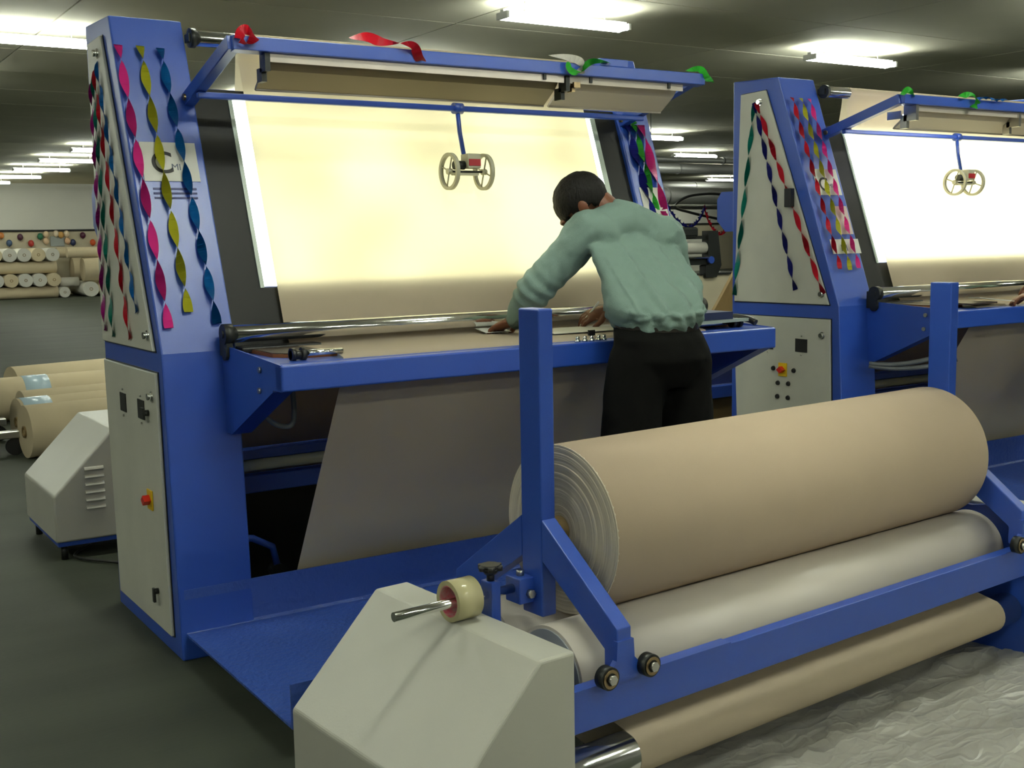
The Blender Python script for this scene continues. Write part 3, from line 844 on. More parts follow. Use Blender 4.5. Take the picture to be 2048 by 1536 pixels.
crumple('red', [(.66, -.10, 2.115), (.72, -.11, 2.122), (.78, -.10, 2.112), (.84, -.135, 2.106), (.885, -.142, 2.098), (.905, -.14, 2.06), (.925, -.135, 2.052)], .035, 'red paper ribbon draped over the middle of the lamp beam', 2)
crumple('white', [(1.49, -.11, 2.112), (1.56, -.12, 2.110), (1.61, -.14, 2.095), (1.615, -.145, 2.062), (1.59, -.142, 2.052)], .03, 'white paper ribbon looped on the lamp beam with the green one', 1)
crumple('green', [(1.55, -.143, 2.09), (1.56, -.145, 2.06), (1.60, -.146, 2.05), (1.64, -.146, 2.085), (1.68, -.14, 2.10), (1.76, -.135, 2.100)], .024, 'green paper ribbon tied to the lamp beam over the pale reflector', 2)
crumple('green', [(2.19, -.10, 2.10), (2.245, -.12, 2.108), (2.27, -.14, 2.07), (2.305, -.12, 2.06), (2.30, -.10, 2.09)], .028, 'green paper ribbon on the right tip of the lamp beam', 1.4)
crumple('green', [(3.64, -.03, 2.085), (3.665, -.04, 2.110), (3.70, -.03, 2.105), (3.72, -.045, 2.08)], .028, 'green paper ribbon at the elbow of the second lamp beam', 1)
crumple('green', [(4.07, -.045, 2.095), (4.12, -.05, 2.108), (4.17, -.055, 2.10), (4.19, -.06, 2.06), (4.15, -.058, 2.045)], .03, 'green paper ribbon wound round the middle of the second lamp beam', 2)
crumple('cyan', [(4.20, -.05, 2.092), (4.28, -.055, 2.098), (4.36, -.05, 2.092), (4.44, -.055, 2.098)], .016, 'blue paper ribbon lying on the second lamp beam beside the green one', 5)
crumple('green', [(2.262, .36, 1.97), (2.268, .352, 1.94), (2.275, .35, 1.925)], .03, 'small green ribbon end on the right tower just under the cross rod', .4)

# papers fixed to the towers
def slant_paper(x0, x1, z0, z1, label, dy=0, texts=(), m=PAPER):
    g = slant_plate(x0, x1, z0, z1, -.0035, .002)
    g.transform(Matrix.Translation((0, dy, 0)))
    t = thing('paper_notice', ((x0+x1)/2, sy(z0)+dy-.003, z0), label, 'notice')
    obj('sheet', g, m, t)
    ang = math.atan2(1, SL)
    for (s, sz, x, z, mk, bold) in texts:
        R = Matrix.Translation((x, sy(z, -.0045)+dy, z)) @ Matrix.Rotation(ang, 4, 'X')
        obj('lettering', text_bm(s, sz, R, .0004, bold), mk, t)
    return t
slant_paper(.037, .234, 1.642, 1.780, 'white paper sign with a big letter C on the left tower', 0,
            (('C', .115, .066, 1.672, INK, .001), ('MI', .034, .137, 1.682, INKG, 0), ('A', .03, .178, 1.682, INKG, 0)))
g = B()
for z in (1.612, 1.596, 1.580):
    b_ = slant_plate(.062, .215, z, z+.007, -.002, .002); me = bpy.data.meshes.new('x'); b_.to_mesh(me); b_.free(); g.from_mesh(me); bpy.data.meshes.remove(me)
tag(obj('maker_plate', g, NAVY), 'dark printed stripes under the paper sign on the left tower', 'marking')
slant_paper(2.235, 2.37, 1.46, 1.64, 'white paper notice on the right tower, behind the man\'s shoulder')
slant_paper(3.485, 3.662, 1.617, 1.752, 'upper white paper sign with a big letter C on the second tower', OY,
            (('C', .105, .0+3.505, 1.640, INK, .001), ('MI', .034, 3.575, 1.655, INKG, 0)))
slant_paper(3.575, 3.668, 1.415, 1.560, 'pale pink paper note on the second tower below the sign', OY, (), mat('pinkish_paper', (.62, .50, .45), .6))
slant_paper(3.478, 3.69, 1.316, 1.390, 'small printed label low on the second tower front', OY, (('MI', .05, 3.545, 1.330, INKG, 0),))

# ------------------------------------------------------------------ things on the tables
PT = 1.062
g = prism([(1.36, -.30), (1.40, -.10), (1.98, -.12), (2.02, -.33)], PT+.002, PT+.0045, axis=2)
for v in g.verts: v.co.z += .004*sin(v.co.x*14)
tag(obj('paper_sheet', g, PAPER), 'white record sheet on the table under the man\'s right hand', 'paper')
g = prism([(1.90, -.42), (1.88, -.22), (2.22, -.19), (2.26, -.40)], PT+.010, PT+.022, axis=2); tag(obj('folder', g, mat('grey_green_folder', (.30, .36, .33), .5)), 'grey folder of papers under the book at the right end of the table', 'folder')
bk = thing('record_book', (2.07, -.33, PT+.023), 'dark bound record book on the folder at the table end', 'book', rz=radians(8))
obj('cover', box((1.98, -.40, PT+.023), (2.17, -.26, PT+.026), bev=.001), mat('navy_cover', (.015, .025, .08), .4), bk)
obj('pages', box((1.985, -.395, PT+.026), (2.167, -.262, PT+.050), bev=.001), PAPER, bk)
obj('cover', box((1.98, -.40, PT+.050), (2.17, -.26, PT+.053), bev=.001), MAT['navy_cover'], bk)
obj('spine', box((1.98, -.403, PT+.023), (2.17, -.399, PT+.053)), MAT['navy_cover'], bk)
g = box((1.90, -.39, PT+.023), (1.972, -.27, PT+.042), bev=.002); tag(obj('note_block', g, mat('yellow_pages', (.45, .36, .14), .6)), 'small block of yellowed notes beside the dark record book', 'notepad')
g = tube(bez([(2.20, -.30, PT+.020), (2.24, -.34, PT+.024), (2.27, -.39, PT+.016), (2.28, -.42, PT+.002)], 6), .014, 8); tag(obj('black_strap', g, BLACK), 'black rubber strap at the right end of the table beam', 'strap')
# second table
g = prism([(3.80, -.34), (3.78, -.18), (4.02, -.16), (4.02, -.33)], PT+.002, PT+.010, axis=2); tag(obj('ruler_board', g, PLY), 'dark flat board on the left end of the second table', 'board')

# ------------------------------------------------------------------ people
def ell_loft(bm, secs, n=28, cap=True):
    """secs: (centre, right half-vector, front half-vector)"""
    rings = []
    for c, a, b_ in secs:
        c = Vector(c); a = Vector(a); b_ = Vector(b_)
        rings.append([bm.verts.new(c+a*cos(2*pi*k/n)+b_*sin(2*pi*k/n)) for k in range(n)])
    for r0, r1 in zip(rings, rings[1:]):
        for k in range(n): bm.faces.new([r0[k], r0[(k+1) % n], r1[(k+1) % n], r1[k]])
    if cap:
        bm.faces.new(rings[0][::-1]); bm.faces.new(rings[-1])
def limb(bm, pts, rs, n=18, sub=6):
    P = bez(pts, sub); R_ = []
    m = len(pts)-1
    for i in range(len(P)):
        t = i/sub; k = min(int(t), m-1); f = t-k
        R_.append(rs[k]*(1-f)+rs[k+1]*f)
    # rounded ends
    tube(P, R_, n, bm)
    for p, r in ((P[0], rs[0]), (P[-1], rs[-1])):
        ball(bm, p, (r, r, r))
def ball(bm, c, r, M=None, nseg=16):
    M4 = Matrix.Translation(c) @ (M.to_4x4() if M else ID) @ Matrix.Diagonal((*r, 1))
    bmesh.ops.create_uvsphere(bm, u_segments=nseg, v_segments=nseg//2+2, radius=1, matrix=M4)
def remesh(bm, vox, smooth=4):
    me = bpy.data.meshes.new('tmp'); bmesh.ops.recalc_face_normals(bm, faces=bm.faces); bm.to_mesh(me); bm.free()
    o = bpy.data.objects.new('tmp', me); COL.objects.link(o)
    md = o.modifiers.new('r', 'REMESH'); md.mode = 'VOXEL'; md.voxel_size = vox; md.use_smooth_shade = True
    if smooth:
        s = o.modifiers.new('s', 'SMOOTH'); s.iterations = smooth; s.factor = .5
    dg = bpy.context.evaluated_depsgraph_get()
    m2 = bpy.data.meshes.new_from_object(o.evaluated_get(dg))
    bpy.data.objects.remove(o); bpy.data.meshes.remove(me)
    out = B(); out.from_mesh(m2); bpy.data.meshes.remove(m2)
    for f in out.faces: f.smooth = True
    return out

V = Vector
PEL = V((1.565, -.655, 1.02)); WST = V((1.575, -.630, 1.125)); BEL = V((1.595, -.575, 1.26)); CHE = V((1.600, -.470, 1.40)); NCK = V((1.590, -.400, 1.500))
shL, elL, wrL = V((1.440, -.415, 1.445)), V((1.270, -.300, 1.230)), V((1.268, -.165, 1.115))
shR, elR, wrR = V((1.765, -.450, 1.425)), V((1.900, -.400, 1.190)), V((1.733, -.150, 1.135))
hipL, knL, anL = V((1.475, -.660, .98)), V((1.410, -.650, .56)), V((1.375, -.690, .19))
hipR, knR, anR = V((1.665, -.665, .98)), V((1.680, -.665, .56)), V((1.690, -.720, .19))
HC = V((1.500, -.300, 1.540))
Fd = V((-.45, .53, -.72)).normalized()
Sd = V((-.60, -.80, 0)); Sd = (Sd - Fd*Sd.dot(Fd)).normalized()       # his left ear
Ud = Sd.cross(Fd); Ud = Ud if Ud.z > 0 else -Ud
HM = Matrix((Sd, Fd, Ud)).transposed()                                 # local x=left, y=face, z=crown

def hand_bm(bm, wrist, d, up, curl=1.0, s=1, spread=1.0):
    """palm plus five fingers; d = direction of the fingers, up = back of the hand, s = side of the thumb"""
    d = d.normalized(); up = (up-d*up.dot(d)).normalized(); sd = d.cross(up)*s
    a = wrist; pc = a+d*.05
    ell_loft(bm, [(a, sd*.026, up*.019), (a+d*.03, sd*.036, up*.017), (a+d*.065, sd*.041, up*.015), (a+d*.088, sd*.038, up*.012)], 18)
    for i, (o, L_) in enumerate(((.030, .068), (.011, .076), (-.009, .071), (-.028, .056))):
        b0 = a+d*.080+sd*o; c = curl*(1+.12*i)
        p1 = b0+(d+sd*o*2.2*spread).normalized()*L_*.42-up*.004*c
        p2 = p1+(d*.85-up*.50*c).normalized()*L_*.33
        p3 = p2+(d*.50-up*.85*c).normalized()*L_*.27
        tube([b0, p1, p2, p3], [.0095, .0088, .0080, .0066], 10, bm); ball(bm, p3, (.0066,)*3, None, 10); ball(bm, p1, (.0092,)*3, None, 10)
    t0 = a+d*.022+sd*.026; t1 = t0+(d*.7+sd*.75-up*.2).normalized()*.036; t2 = t1+(d*.9+sd*.15-up*.35).normalized()*.032; t3 = t2+(d-up*.4).normalized()*.02
    tube([t0, t1, t2, t3], [.014, .0115, .010, .008], 10, bm); ball(bm, t3, (.008,)*3, None, 10)

dL = (V((1.245, -.06, 1.075))-wrL); dR = V((-.80, .42, -.30))
def head_part(bm):
    h = lambda x, y, z: HC + HM @ V((x, y, z))
    ball(bm, h(0, -.012, .022), (.076, .094, .088), HM, 28)       # skull
    ball(bm, h(0, .030, -.035), (.060, .062, .070), HM, 24)       # face
    ball(bm, h(0, .045, -.082), (.036, .040, .030), HM, 18)       # chin
    ball(bm, h(0, .090, .012), (.050, .020, .014), HM, 16)        # brow
    tube([h(0, .092, .005), h(0, .106, -.018), h(0, .112, -.034)], [.009, .011, .014], 12, bm)   # nose
    ball(bm, h(0, .107, -.037), (.016, .011, .009), HM, 14)
    ball(bm, h(0, .090, -.060), (.022, .010, .006), HM, 14); ball(bm, h(0, .087, -.070), (.020, .010, .006), HM, 14)  # lips
    for s in (-1, 1):
        ball(bm, h(s*.045, .066, -.032), (.022, .022, .022), HM, 14)
        ball(bm, h(s*.079, -.004, -.012), (.008, .018, .030), HM, 14); ball(bm, h(s*.085, -.012, -.002), (.006, .018, .022), HM, 14)
        ball(bm, h(s*.081, .000, -.034), (.007, .009, .010), HM, 10)
def make_body():
    bm = B()
    head_part(bm)
    limb(bm, [HC+HM @ V((0, -.045, -.045)), (HC+HM @ V((0, -.03, -.09))+NCK)/2, NCK+V((0, .0, -.03))], [.055, .055, .062])
    ell_loft(bm, [(PEL-V((0, 0, .08)), V((.12, 0, 0)), V((0, .085, 0))), (PEL, V((.14, 0, 0)), V((0, .095, .01))), (WST, V((.125, 0, 0)), V((0, .08, .02))), (BEL, V((.125, 0, 0)), V((0, .075, .03))),
                  (CHE, V((.14, -.01, 0)), V((0, .07, .04))), (NCK-V((0, .01, .03)), V((.09, -.01, 0)), V((0, .045, .03)))], 28)
    for sh, el, wr in ((shL, elL, wrL), (shR, elR, wrR)):
        limb(bm, [sh+(CHE-sh)*.15, sh, (sh+el)/2, el, (el+wr)/2, wr], [.05, .052, .044, .038, .036, .026])
    for hp, kn, an in ((hipL, knL, anL), (hipR, knR, anR)):
        limb(bm, [hp, (hp+kn)/2, kn, (kn*.6+an*.4), an], [.085, .072, .052, .05, .035])
        ell_loft(bm, [(an+V((0, -.05, -.04)), V((.03, 0, 0)), V((0, 0, .03))), (an+V((0, .03, -.04)), V((.036, 0, 0)), V((0, 0, .034))), (an+V((0, .15, -.062)), V((.038, 0, 0)), V((0, 0, .016)))], 16)
    hand_bm(bm, wrL, dL, V((0, .25, 1)), .95, s=1)
    hand_bm(bm, wrR, dR, V((.1, -.5, .9)), 1.5, s=-1)
    return remesh(bm, .0042, 3)
def fold(v, n_, amp, f1, seed):
    return n_*amp*(noise.noise(V((v.x*f1, v.y*f1, v.z*f1*.8+seed)))*.7+noise.noise(V((v.x*f1*2.3+seed, v.y*f1*2.3, v.z*f1*2)))*.4)
def make_shirt():
    bm = B()
    ell_loft(bm, [(WST+V((0, 0, -.045)), V((.158, 0, 0)), V((0, .115, .02))), (WST+V((0, .0, .015)), V((.192, 0, 0)), V((0, .140, .02))), (WST+V((0, .0, .05)), V((.203, 0, 0)), V((0, .150, .03))),
                  (BEL, V((.205, 0, 0)), V((0, .145, .05))), (BEL*.5+CHE*.5, V((.203, 0, 0)), V((0, .135, .07))),
                  (CHE, V((.200, -.01, 0)), V((0, .115, .07))), (CHE*.45+NCK*.55, V((.165, -.01, 0)), V((0, .085, .06))), (NCK+V((0, 0, .008)), V((.085, -.005, 0)), V((0, .055, .035)))], 40)
    limb(bm, [shL+(CHE-shL)*.3, shL, (shL*.55+elL*.45), elL*.85+shL*.15, elL, (elL*.55+wrL*.45), wrL-dL.normalized()*.012], [.075, .078, .070, .068, .066, .054, .036])
    limb(bm, [shR+(CHE-shR)*.3, shR, (shR*.55+elR*.45), elR, (elR*.5+wrR*.5), wrR-dR.normalized()*.005], [.075, .076, .068, .060, .050, .034])
    limb(bm, [shL+V((.02, 0, .005)), NCK+V((-.015, -.012, -.028)), NCK+V((.02, -.014, -.026)), shR+V((-.02, 0, .008))], [.070, .078, .078, .068])
    bm = remesh(bm, .007, 8)
    # wrinkles: long pleats on the back, bunching at belt and elbow
    bm.normal_update()
    for v in bm.verts:
        p = v.co; n_ = v.normal; k = fold(p, n_, .010, 14, 2.0)
        onback = max(0, min(1, (-n_.y-.1)*2)) if 1.16 < p.z < 1.5 and p.x > 1.42 else 0
        t = max(0, min(1, (1.47-p.z)/.3))
        q = (p.x-1.6)*(40-7*t)+p.z*2.5
        k += n_*(.013*t*onback*(1-abs(sin(q))**.6*1.6+.25*sin(p.x*118+p.z*9)))
        nb = max(0, 1-abs(p.z-1.135)/.075)
        if p.x > 1.40: k += n_*(.010*nb*(sin(p.x*95+p.z*70)*.6+noise.noise(V((p.x*40, p.y*40, p.z*60)))))
        de = (p-elL).length
        if de < .13: k += n_*(.008*(1-de/.13)*sin((p-elL).dot((wrL-shL).normalized())*140))
        v.co = p+k
    return bm
def make_trousers():
    bm = B()
    ell_loft(bm, [(PEL-V((0, 0, .13)), V((.17, 0, 0)), V((0, .115, 0))), (PEL-V((0, .018, .03)), V((.188, 0, 0)), V((0, .142, .0))), (PEL+V((0, -.005, .05)), V((.180, 0, 0)), V((0, .132, .01))), (WST+V((0, 0, -.015)), V((.166, 0, 0)), V((0, .122, .02))), (WST+V((0, 0, .008)), V((.164, 0, 0)), V((0, .120, .02)))], 36)
    for hp, kn, an, s in ((hipL, knL, anL, -1), (hipR, knR, anR, 1)):
        limb(bm, [hp+V((s*.0, 0, 0)), (hp+kn)/2, kn, (kn+an)/2, an-V((0, 0, .03))], [.112, .108, .090, .082, .080], 22)
    bm = remesh(bm, .009, 6); bm.normal_update()
    for v in bm.verts: v.co = v.co + fold(v.co, v.normal, .008, 9, 7.0)
    return bm
def make_hair():
    bm = B(); h = lambda x, y, z: HC + HM @ V((x, y, z))
    bmesh.ops.create_uvsphere(bm, u_segments=40, v_segments=28, radius=1)
    keep = []
    for v in bm.verts:
        x, y, z = v.co
        thick = 1.0
        r = V((.086*x, .107*y-.010, .100*z+.024))
        r += V((x, y, z))*.004*noise.noise(V((x*5, y*5, z*5)))
        # hairline: nothing over the face
        v.co = r
    dele = []
    for v in bm.verts:
        x, y, z = v.co
        line = -.055 if y < -.02 else (-.02 + (y+.02)*.5 if y < .06 else .012)
        if abs(x) > .055 and -.035 < y < .03: line = -.012
        if z < line - .012: dele.append(v)
    bmesh.ops.delete(bm, geom=dele, context='VERTS')
    for f in bm.faces: f.smooth = True
    bmesh.ops.solidify(bm, geom=bm.faces[:], thickness=.012)
    bm.transform(Matrix.Translation(HC) @ HM.to_4x4())
    return bm
def make_collar():
    g = B(); n = 40; c0 = NCK+V((-.004, .008, .004)); ax = (HC-NCK).normalized()
    rows = []
    for r_, h_ in ((.068, -.030), (.065, .010), (.062, .020), (.059, .019), (.062, -.03)):
        u, v_ = V((1, -.1, 0)).normalized(), None
        u = (u-ax*u.dot(ax)).normalized(); v_ = ax.cross(u)
        rows.append([g.verts.new(c0+ax*h_+u*r_*1.02*cos(2*pi*k/n)+v_*r_*.86*sin(2*pi*k/n)) for k in range(n)])
    for a, b_ in zip(rows, rows[1:]):
        for k in range(n): g.faces.new([a[k], a[(k+1) % n], b_[(k+1) % n], b_[k]]).smooth = True
    return g
def person(label):
    t = thing('person', (1.53, -.68, .093), label, 'person')
    obj('body', make_body(), SKIN, t)
    obj('hair', make_hair(), HAIR, t)
    h = lambda x, y, z: HC + HM @ V((x, y, z))
    for s in (-1, 1):
        g = B(); ball(g, h(s*.031, .076, -.004), (.012, .012, .010), HM, 14); obj('eye', g, EYEW, t)
    obj('shirt', make_shirt(), SHIRT, t, label='loose pale green long-sleeved shirt')
    obj('collar', make_collar(), SHIRT, t)
    # cuffs
    for wr, d in ((wrL, dL), (wrR, dR)):
        d = d.normalized(); g = cyl(wr-d*.050, wr-d*.002, .041, 24, cap=False, r2=.037); bmesh.ops.solidify(g, geom=g.faces[:], thickness=.003); obj('cuff', g, SHIRT, t)
    obj('trousers', make_trousers(), TROU, t)
    g = B(); rows = []
    for dz, e in ((-.022, 0), (-.022, .004), (.014, .004), (.014, 0)):
        rows.append([g.verts.new(WST+V(((.168+e)*cos(a), (.125+e)*sin(a), dz+.02*sin(a)))) for a in [2*pi*k/48 for k in range(48)]])
    for a, b_ in zip(rows, rows[1:]+rows[:1]):
        for k in range(48): g.faces.new([a[k], a[(k+1) % 48], b_[(k+1) % 48], b_[k]])
    obj('belt', g, BELT, t)
    for an in (anL, anR):
        g = B(); z0 = .094
        for zz, e in ((0, 1.0), (.02, 1.02), (.045, .95), (.075, .7)): pass
        secs = [(V((an.x, an.y-.09, z0+.03)), V((.030, 0, 0)), V((0, 0, .030))), (V((an.x, an.y-.04, z0+.042)), V((.042, 0, 0)), V((0, 0, .042))), (V((an.x, an.y+.05, z0+.035)), V((.044, 0, 0)), V((0, 0, .035))),
                (V((an.x, an.y+.13, z0+.024)), V((.048, 0, 0)), V((0, 0, .024))), (V((an.x, an.y+.19, z0+.016)), V((.030, 0, 0)), V((0, 0, .015)))]
        ell_loft(g, secs, 20)
        for f in g.faces: f.smooth = True
        obj('shoe', g, SOLE, t)
    return t
man = person('man in a pale green shirt and black trousers leaning over the nearer table')
man2 = copy_tree(man)
man2.location = (4.69, -.735, .093)
man2.rotation_euler = (0, 0, radians(30))
man2['label'] = 'second worker at the farther table, only the brown hand in view at the right edge'
# what they hold
g = prism([(1.195, -.08), (1.20, .015), (1.31, .00), (1.30, -.10)], 1.066, 1.068, axis=2)
for v in g.verts: v.co.z += .022*max(0, (v.co.y+.05)*9)
tag(obj('paper_slip', g, PAPER), 'small white paper slip under the man\'s left hand by the chrome roller', 'paper')
g = cyl((1.633, -.105, 1.080), (1.700, -.13, 1.165), .004, 10); cyl((1.624, -.10, 1.066), (1.633, -.105, 1.080), .001, 8, bm=g, r2=.004)
tag(obj('pen', g, PAPER), 'white pen held in the man\'s right hand', 'pen')
g = prism([(3.92, -.30), (3.94, -.22), (4.13, -.30), (4.10, -.37)], 1.070, 1.073, axis=2)
for v in g.verts: v.co.z += .12*max(0, 4.10-v.co.x)
tag(obj('paper_slip', g, PAPER), 'white paper held in the brown hand at the right edge of the picture', 'paper')

# ------------------------------------------------------------------ left background: motor housing, rolls, trolley
mh = thing('motor_housing', (.1, 1.93, 0), 'white sheet-metal motor housing with louvres standing behind the left tower', 'housing')
g = prism([(.42, .085), (.42, .585), (.195, .585), (-.08, .30), (-.08, .085)], 1.59, 2.27, axis=1); bevel(g, .01, 3); hb = obj('housing', g, BOXW, mh)
g = box((-.07, 1.60, .065), (.42, 2.26, .088)); obj('base_skirt', g, BLUE, mh)
for x, y in ((-.04, 1.63), (-.04, 2.2), (.36, 1.63), (.36, 2.2)):
    obj('foot', cyl((x, y, 0), (x, y, .066), .016, 12), IRON, mh)
for k in range(6):
    z = .225+k*.036
    g = prism([(1.592, z), (1.578, z+.004), (1.582, z+.012), (1.592, z+.018)], .06, .145); obj('louvre', g, BOXW, mh)
g = tube(bez([(.10, 1.75, .02), (.0, 1.60, .012), (.12, 1.40, .012), (.32, 1.15, .012), (.6, .95, .012)]), .007, 8)
tag(obj('power_cable', g, BLACK), 'black cable on the floor running from the motor housing behind the tower', 'cable')
g = tube(bez([(.30, .72, .012), (.8, .55, .012), (1.4, .62, .012), (2.0, .50, .012)]), .006, 8)
tag(obj('power_cable', g, BLACK), 'black cable on the dark floor under the nearer machine', 'cable')

def roll(p, q, r, label, m=BGROLL, n=36, group=None, core=True, cat='cloth roll', tapeband=None):
    p = V(p); q = V(q); mid = (p+q)/2
    t = thing('cloth_roll', (mid.x, mid.y, mid.z-r), label, cat, group)
    obj('wound_cloth', cyl(p, q, r, n), m, t)
    if core:
        d = (q-p).normalized()
        obj('core', ring(p-d*.012, p+d*.02, r*.22, r*.16, 20), KRAFT, t)
    if tapeband:
        d = (q-p).normalized(); a, b_ = tapeband
        obj('plastic_band', ring(p+d*a, p+d*b_, r+.003, r-.004, n), mat('pale_blue_film_'+str(int(p.y*10)), (.42, .55, .62), .25), t)
    return t
roll((.32, 4.48, .18), (1.9, 4.62, .18), .18, 'cream cloth roll on the floor behind the white motor housing, nearest of the row')
roll((.36, 4.98, .18), (1.9, 5.18, .18), .17, 'cream cloth roll on the floor with a pale blue band, second of the row', tapeband=(.02, .22))
roll((.50, 5.62, .17), (2.1, 5.80, .17), .16, 'cream cloth roll on the floor, middle of the row left of the tower')
roll((.10, 6.38, .18), (2.2, 6.50, .18), .18, 'cream cloth roll on the floor with a blue plastic patch, fourth of the row', tapeband=(.55, .75))
roll((.72, 7.30, .18), (2.6, 7.72, .18), .18, 'cream cloth roll on the floor, farthest of the row left of the tower')
tr = thing('roll_trolley', (.2, 4.9, 0), 'low grey and black trolley carrying rolls at the left edge of the frame', 'trolley')
obj('side_bar', box((.02, 4.62, .12), (.34, 4.70, .17), bev=.006), STEEL, tr)
obj('side_bar', box((.02, 5.30, .12), (.34, 5.38, .17), bev=.006), STEEL, tr)
obj('motor_block', box((-.10, 4.95, .27), (.22, 5.25, .42), bev=.01), IRON, tr)
obj('upright', box((.05, 4.80, .03), (.14, 5.36, .30), bev=.006), IRON, tr)
for x, y in ((.06, 4.66), (.28, 4.66), (.06, 5.34), (.28, 5.34)):
    obj('wheel', cyl((x, y-.02, .06), (x, y+.02, .06), .06, 20), BLACK, tr)

# stacks of rolls by the back wall
G1, G2 = 'white wrapped rolls in the left stack by the back wall', 'wrapped rolls in the right stack by the back wall'
R0 = .185
def ends_row(x0, n, z, y0, y1, grp, lb, rr=R0):
    for i in range(n):
        roll((x0+i*rr*2.02, y0, z), (x0+i*rr*2.02, y1, z), rr, lb, BGWRAP if (i+int(z*10)) % 3 else BGROLL, 20, grp, core=True)
def cross_row(x0, x1, z, ys, grp, lb, rr=.15):
    for y in ys: roll((x0, y, z), (x1, y, z), rr, lb, BGROLL, 20, grp, core=False)
LB1 = 'roll laid end-on in the left stack near the back wall'
LB2 = 'roll laid lengthwise in the left stack near the back wall'
XS = 3.25
ORD = ['leftmost', 'second from the left', 'third from the left', 'fourth from the left', 'fifth from the left', 'sixth from the left', 'seventh from the left', 'rightmost']
def erow(x0, n, z, grp, st, row, rr):
    for i in range(n):
        w_ = ORD[i] if i < n-1 else 'rightmost'
        roll((x0+i*rr*2.02, 30.5, z), (x0+i*rr*2.02, 32.3, z), rr, w_+' end-on roll in the '+row+' of the '+st+' wall stack', BGWRAP if (i+int(z*10)) % 3 else BGROLL, 20, grp)
def crow(x0, x1, z, grp, st, row, rr):
    for y, w_ in ((30.75, 'front'), (32.1, 'rear')):
        roll((x0, y, z), (x1, y, z), rr, w_+' lengthwise roll in the '+row+' of the '+st+' wall stack', BGROLL, 20, grp, core=False)
crow(XS-.2, 5.98, .165, G1, 'left', 'bottom layer', .165); erow(XS, 8, .515, G1, 'left', 'lower row', .185)
crow(XS-.2, 5.98, .865, G1, 'left', 'middle layer', .165); erow(XS, 8, 1.215, G1, 'left', 'upper row', .185)
erow(6.85, 5, .215, G2, 'right', 'bottom row', .215)
crow(6.7, 8.8, .77, G2, 'right', 'middle layer of thick rolls', .34); crow(6.3, 8.6, 1.26, G2, 'right', 'top layer', .15)
roll((6.15, 30.6, .15), (6.15, 32.3, .15), .15, 'small roll at the floor between the two stacks by the back wall', BGWRAP, 20)
roll((6.10, 31.0, .43), (6.62, 31.0, .43), .13, 'short roll lying across the gap between the two stacks', BGWRAP, 20)
# decorations on the wall
for i, (x, z, c, lb) in enumerate(((5.47, 1.73, (.07, .02, .04), 'dark maroon balloon left of the grey sign on the back wall'), (5.76, 1.54, (.45, .04, .03), 'red balloon low on the back wall, above the left stack'), (6.03, 1.74, (.02, .14, .07), 'dark green balloon beside the grey sign'),
        (6.20, 1.80, (.80, .60, .38), 'cream balloon at the upper left corner of the grey sign'), (6.19, 1.60, (.82, .58, .36), 'cream balloon at the lower left corner of the grey sign'), (6.62, 1.78, (.60, .34, .10), 'orange balloon on top of the grey sign'), (6.48, 1.82, (.82, .68, .48), 'pale balloon on the top middle of the grey sign'),
        (6.78, 1.81, (.82, .66, .45), 'pale balloon at the upper right corner of the grey sign'), (6.80, 1.60, (.80, .50, .30), 'peach balloon at the lower right corner of the grey sign'), (6.95, 1.55, (.02, .03, .09), 'navy balloon right of the grey sign'), (7.25, 1.76, (.09, .015, .04), 'maroon balloon near the blue tower'),
        (7.53, 1.54, (.60, .09, .02), 'orange red balloon next to the blue tower edge'), (5.16, 1.56, (.05, .09, .17), 'blue balloon at the left edge of the back wall'), (4.95, 1.78, (.55, .20, .05), 'orange balloon at the very left edge of the back wall'))):
    g = B(); bmesh.ops.create_uvsphere(g, u_segments=14, v_segments=10, radius=1, matrix=Matrix.Translation((x, YB-.13, z)) @ Matrix.Diagonal((.085, .085, .10, 1)))
    cyl((x, YB-.13, z-.12), (x, YB-.13, z-.09), .004, 6, bm=g, r2=.02)
    for f in g.faces: f.smooth = True
    tag(obj('balloon', g, mat('balloon_'+str(i), c, .4)), lb, 'balloon')
tag(obj('wall_sign', box((6.32, YB-.08, 1.44), (6.72, YB-.041, 1.74), bev=.01), mat('sign_grey', (.30, .33, .31), .6)), 'grey square sign framed by balloons on the back wall', 'sign')

# ------------------------------------------------------------------ right background
def duct(p, q, r, label, n=28, seg=8):
    p = V(p); q = V(q); t = thing('air_duct', ((p.x+q.x)/2, (p.y+q.y)/2, (p.z+q.z)/2-r), label, 'duct')
    obj('duct_tube', cyl(p, q, r, n), DUCT, t)
    d = (q-p)
    for k in range(1, seg):
        c = p+d*k/seg; e = d.normalized()*.02; obj('duct_collar', ring(c-e, c+e, r+.015, r, n), DUCT, t)
    for k in (1, seg-1):
        c = p+d*k/seg; obj('hanger', cyl(c+V((0, 0, r)), V((c.x, c.y, H+.001)), .008, 6), STEEL, t)
    return t
duct((8.8, 14, 2.22), (30, 14, 2.22), .17, 'big silver air duct seen between the two machines')
duct((12, 20, 2.74), (34, 20, 2.74), .13, 'thin grey duct above the big silver duct')
duct((8.4, 11.5, 2.72), (28, 11.5, 2.72), .05, 'narrow pipe just under the near tube lights between the machines')
duct((12, 17.5, 3.02), (34, 17.5, 3.02), .12, 'bright silver duct close under the ceiling behind the second tower')
tag(obj('cable_tray', box((9.0, 13.2, 1.93), (28, 13.4, 1.99)), STEEL), 'long grey cable tray under the big silver duct', 'cable tray')
g = tube(bez([(15.2, 13.3, 1.98), (14.7, 13, 2.20), (13.9, 13, 2.18), (13.5, 13, 1.98), (13.9, 13, 1.86), (14.7, 13, 1.72)]), .025, 8); cyl((14.65, 13, 1.70), (14.95, 13, 1.70), .06, 10, bm=g)
tag(obj('hanging_cable', g, BLACK), 'black cable with plug hanging under the silver duct', 'cable')
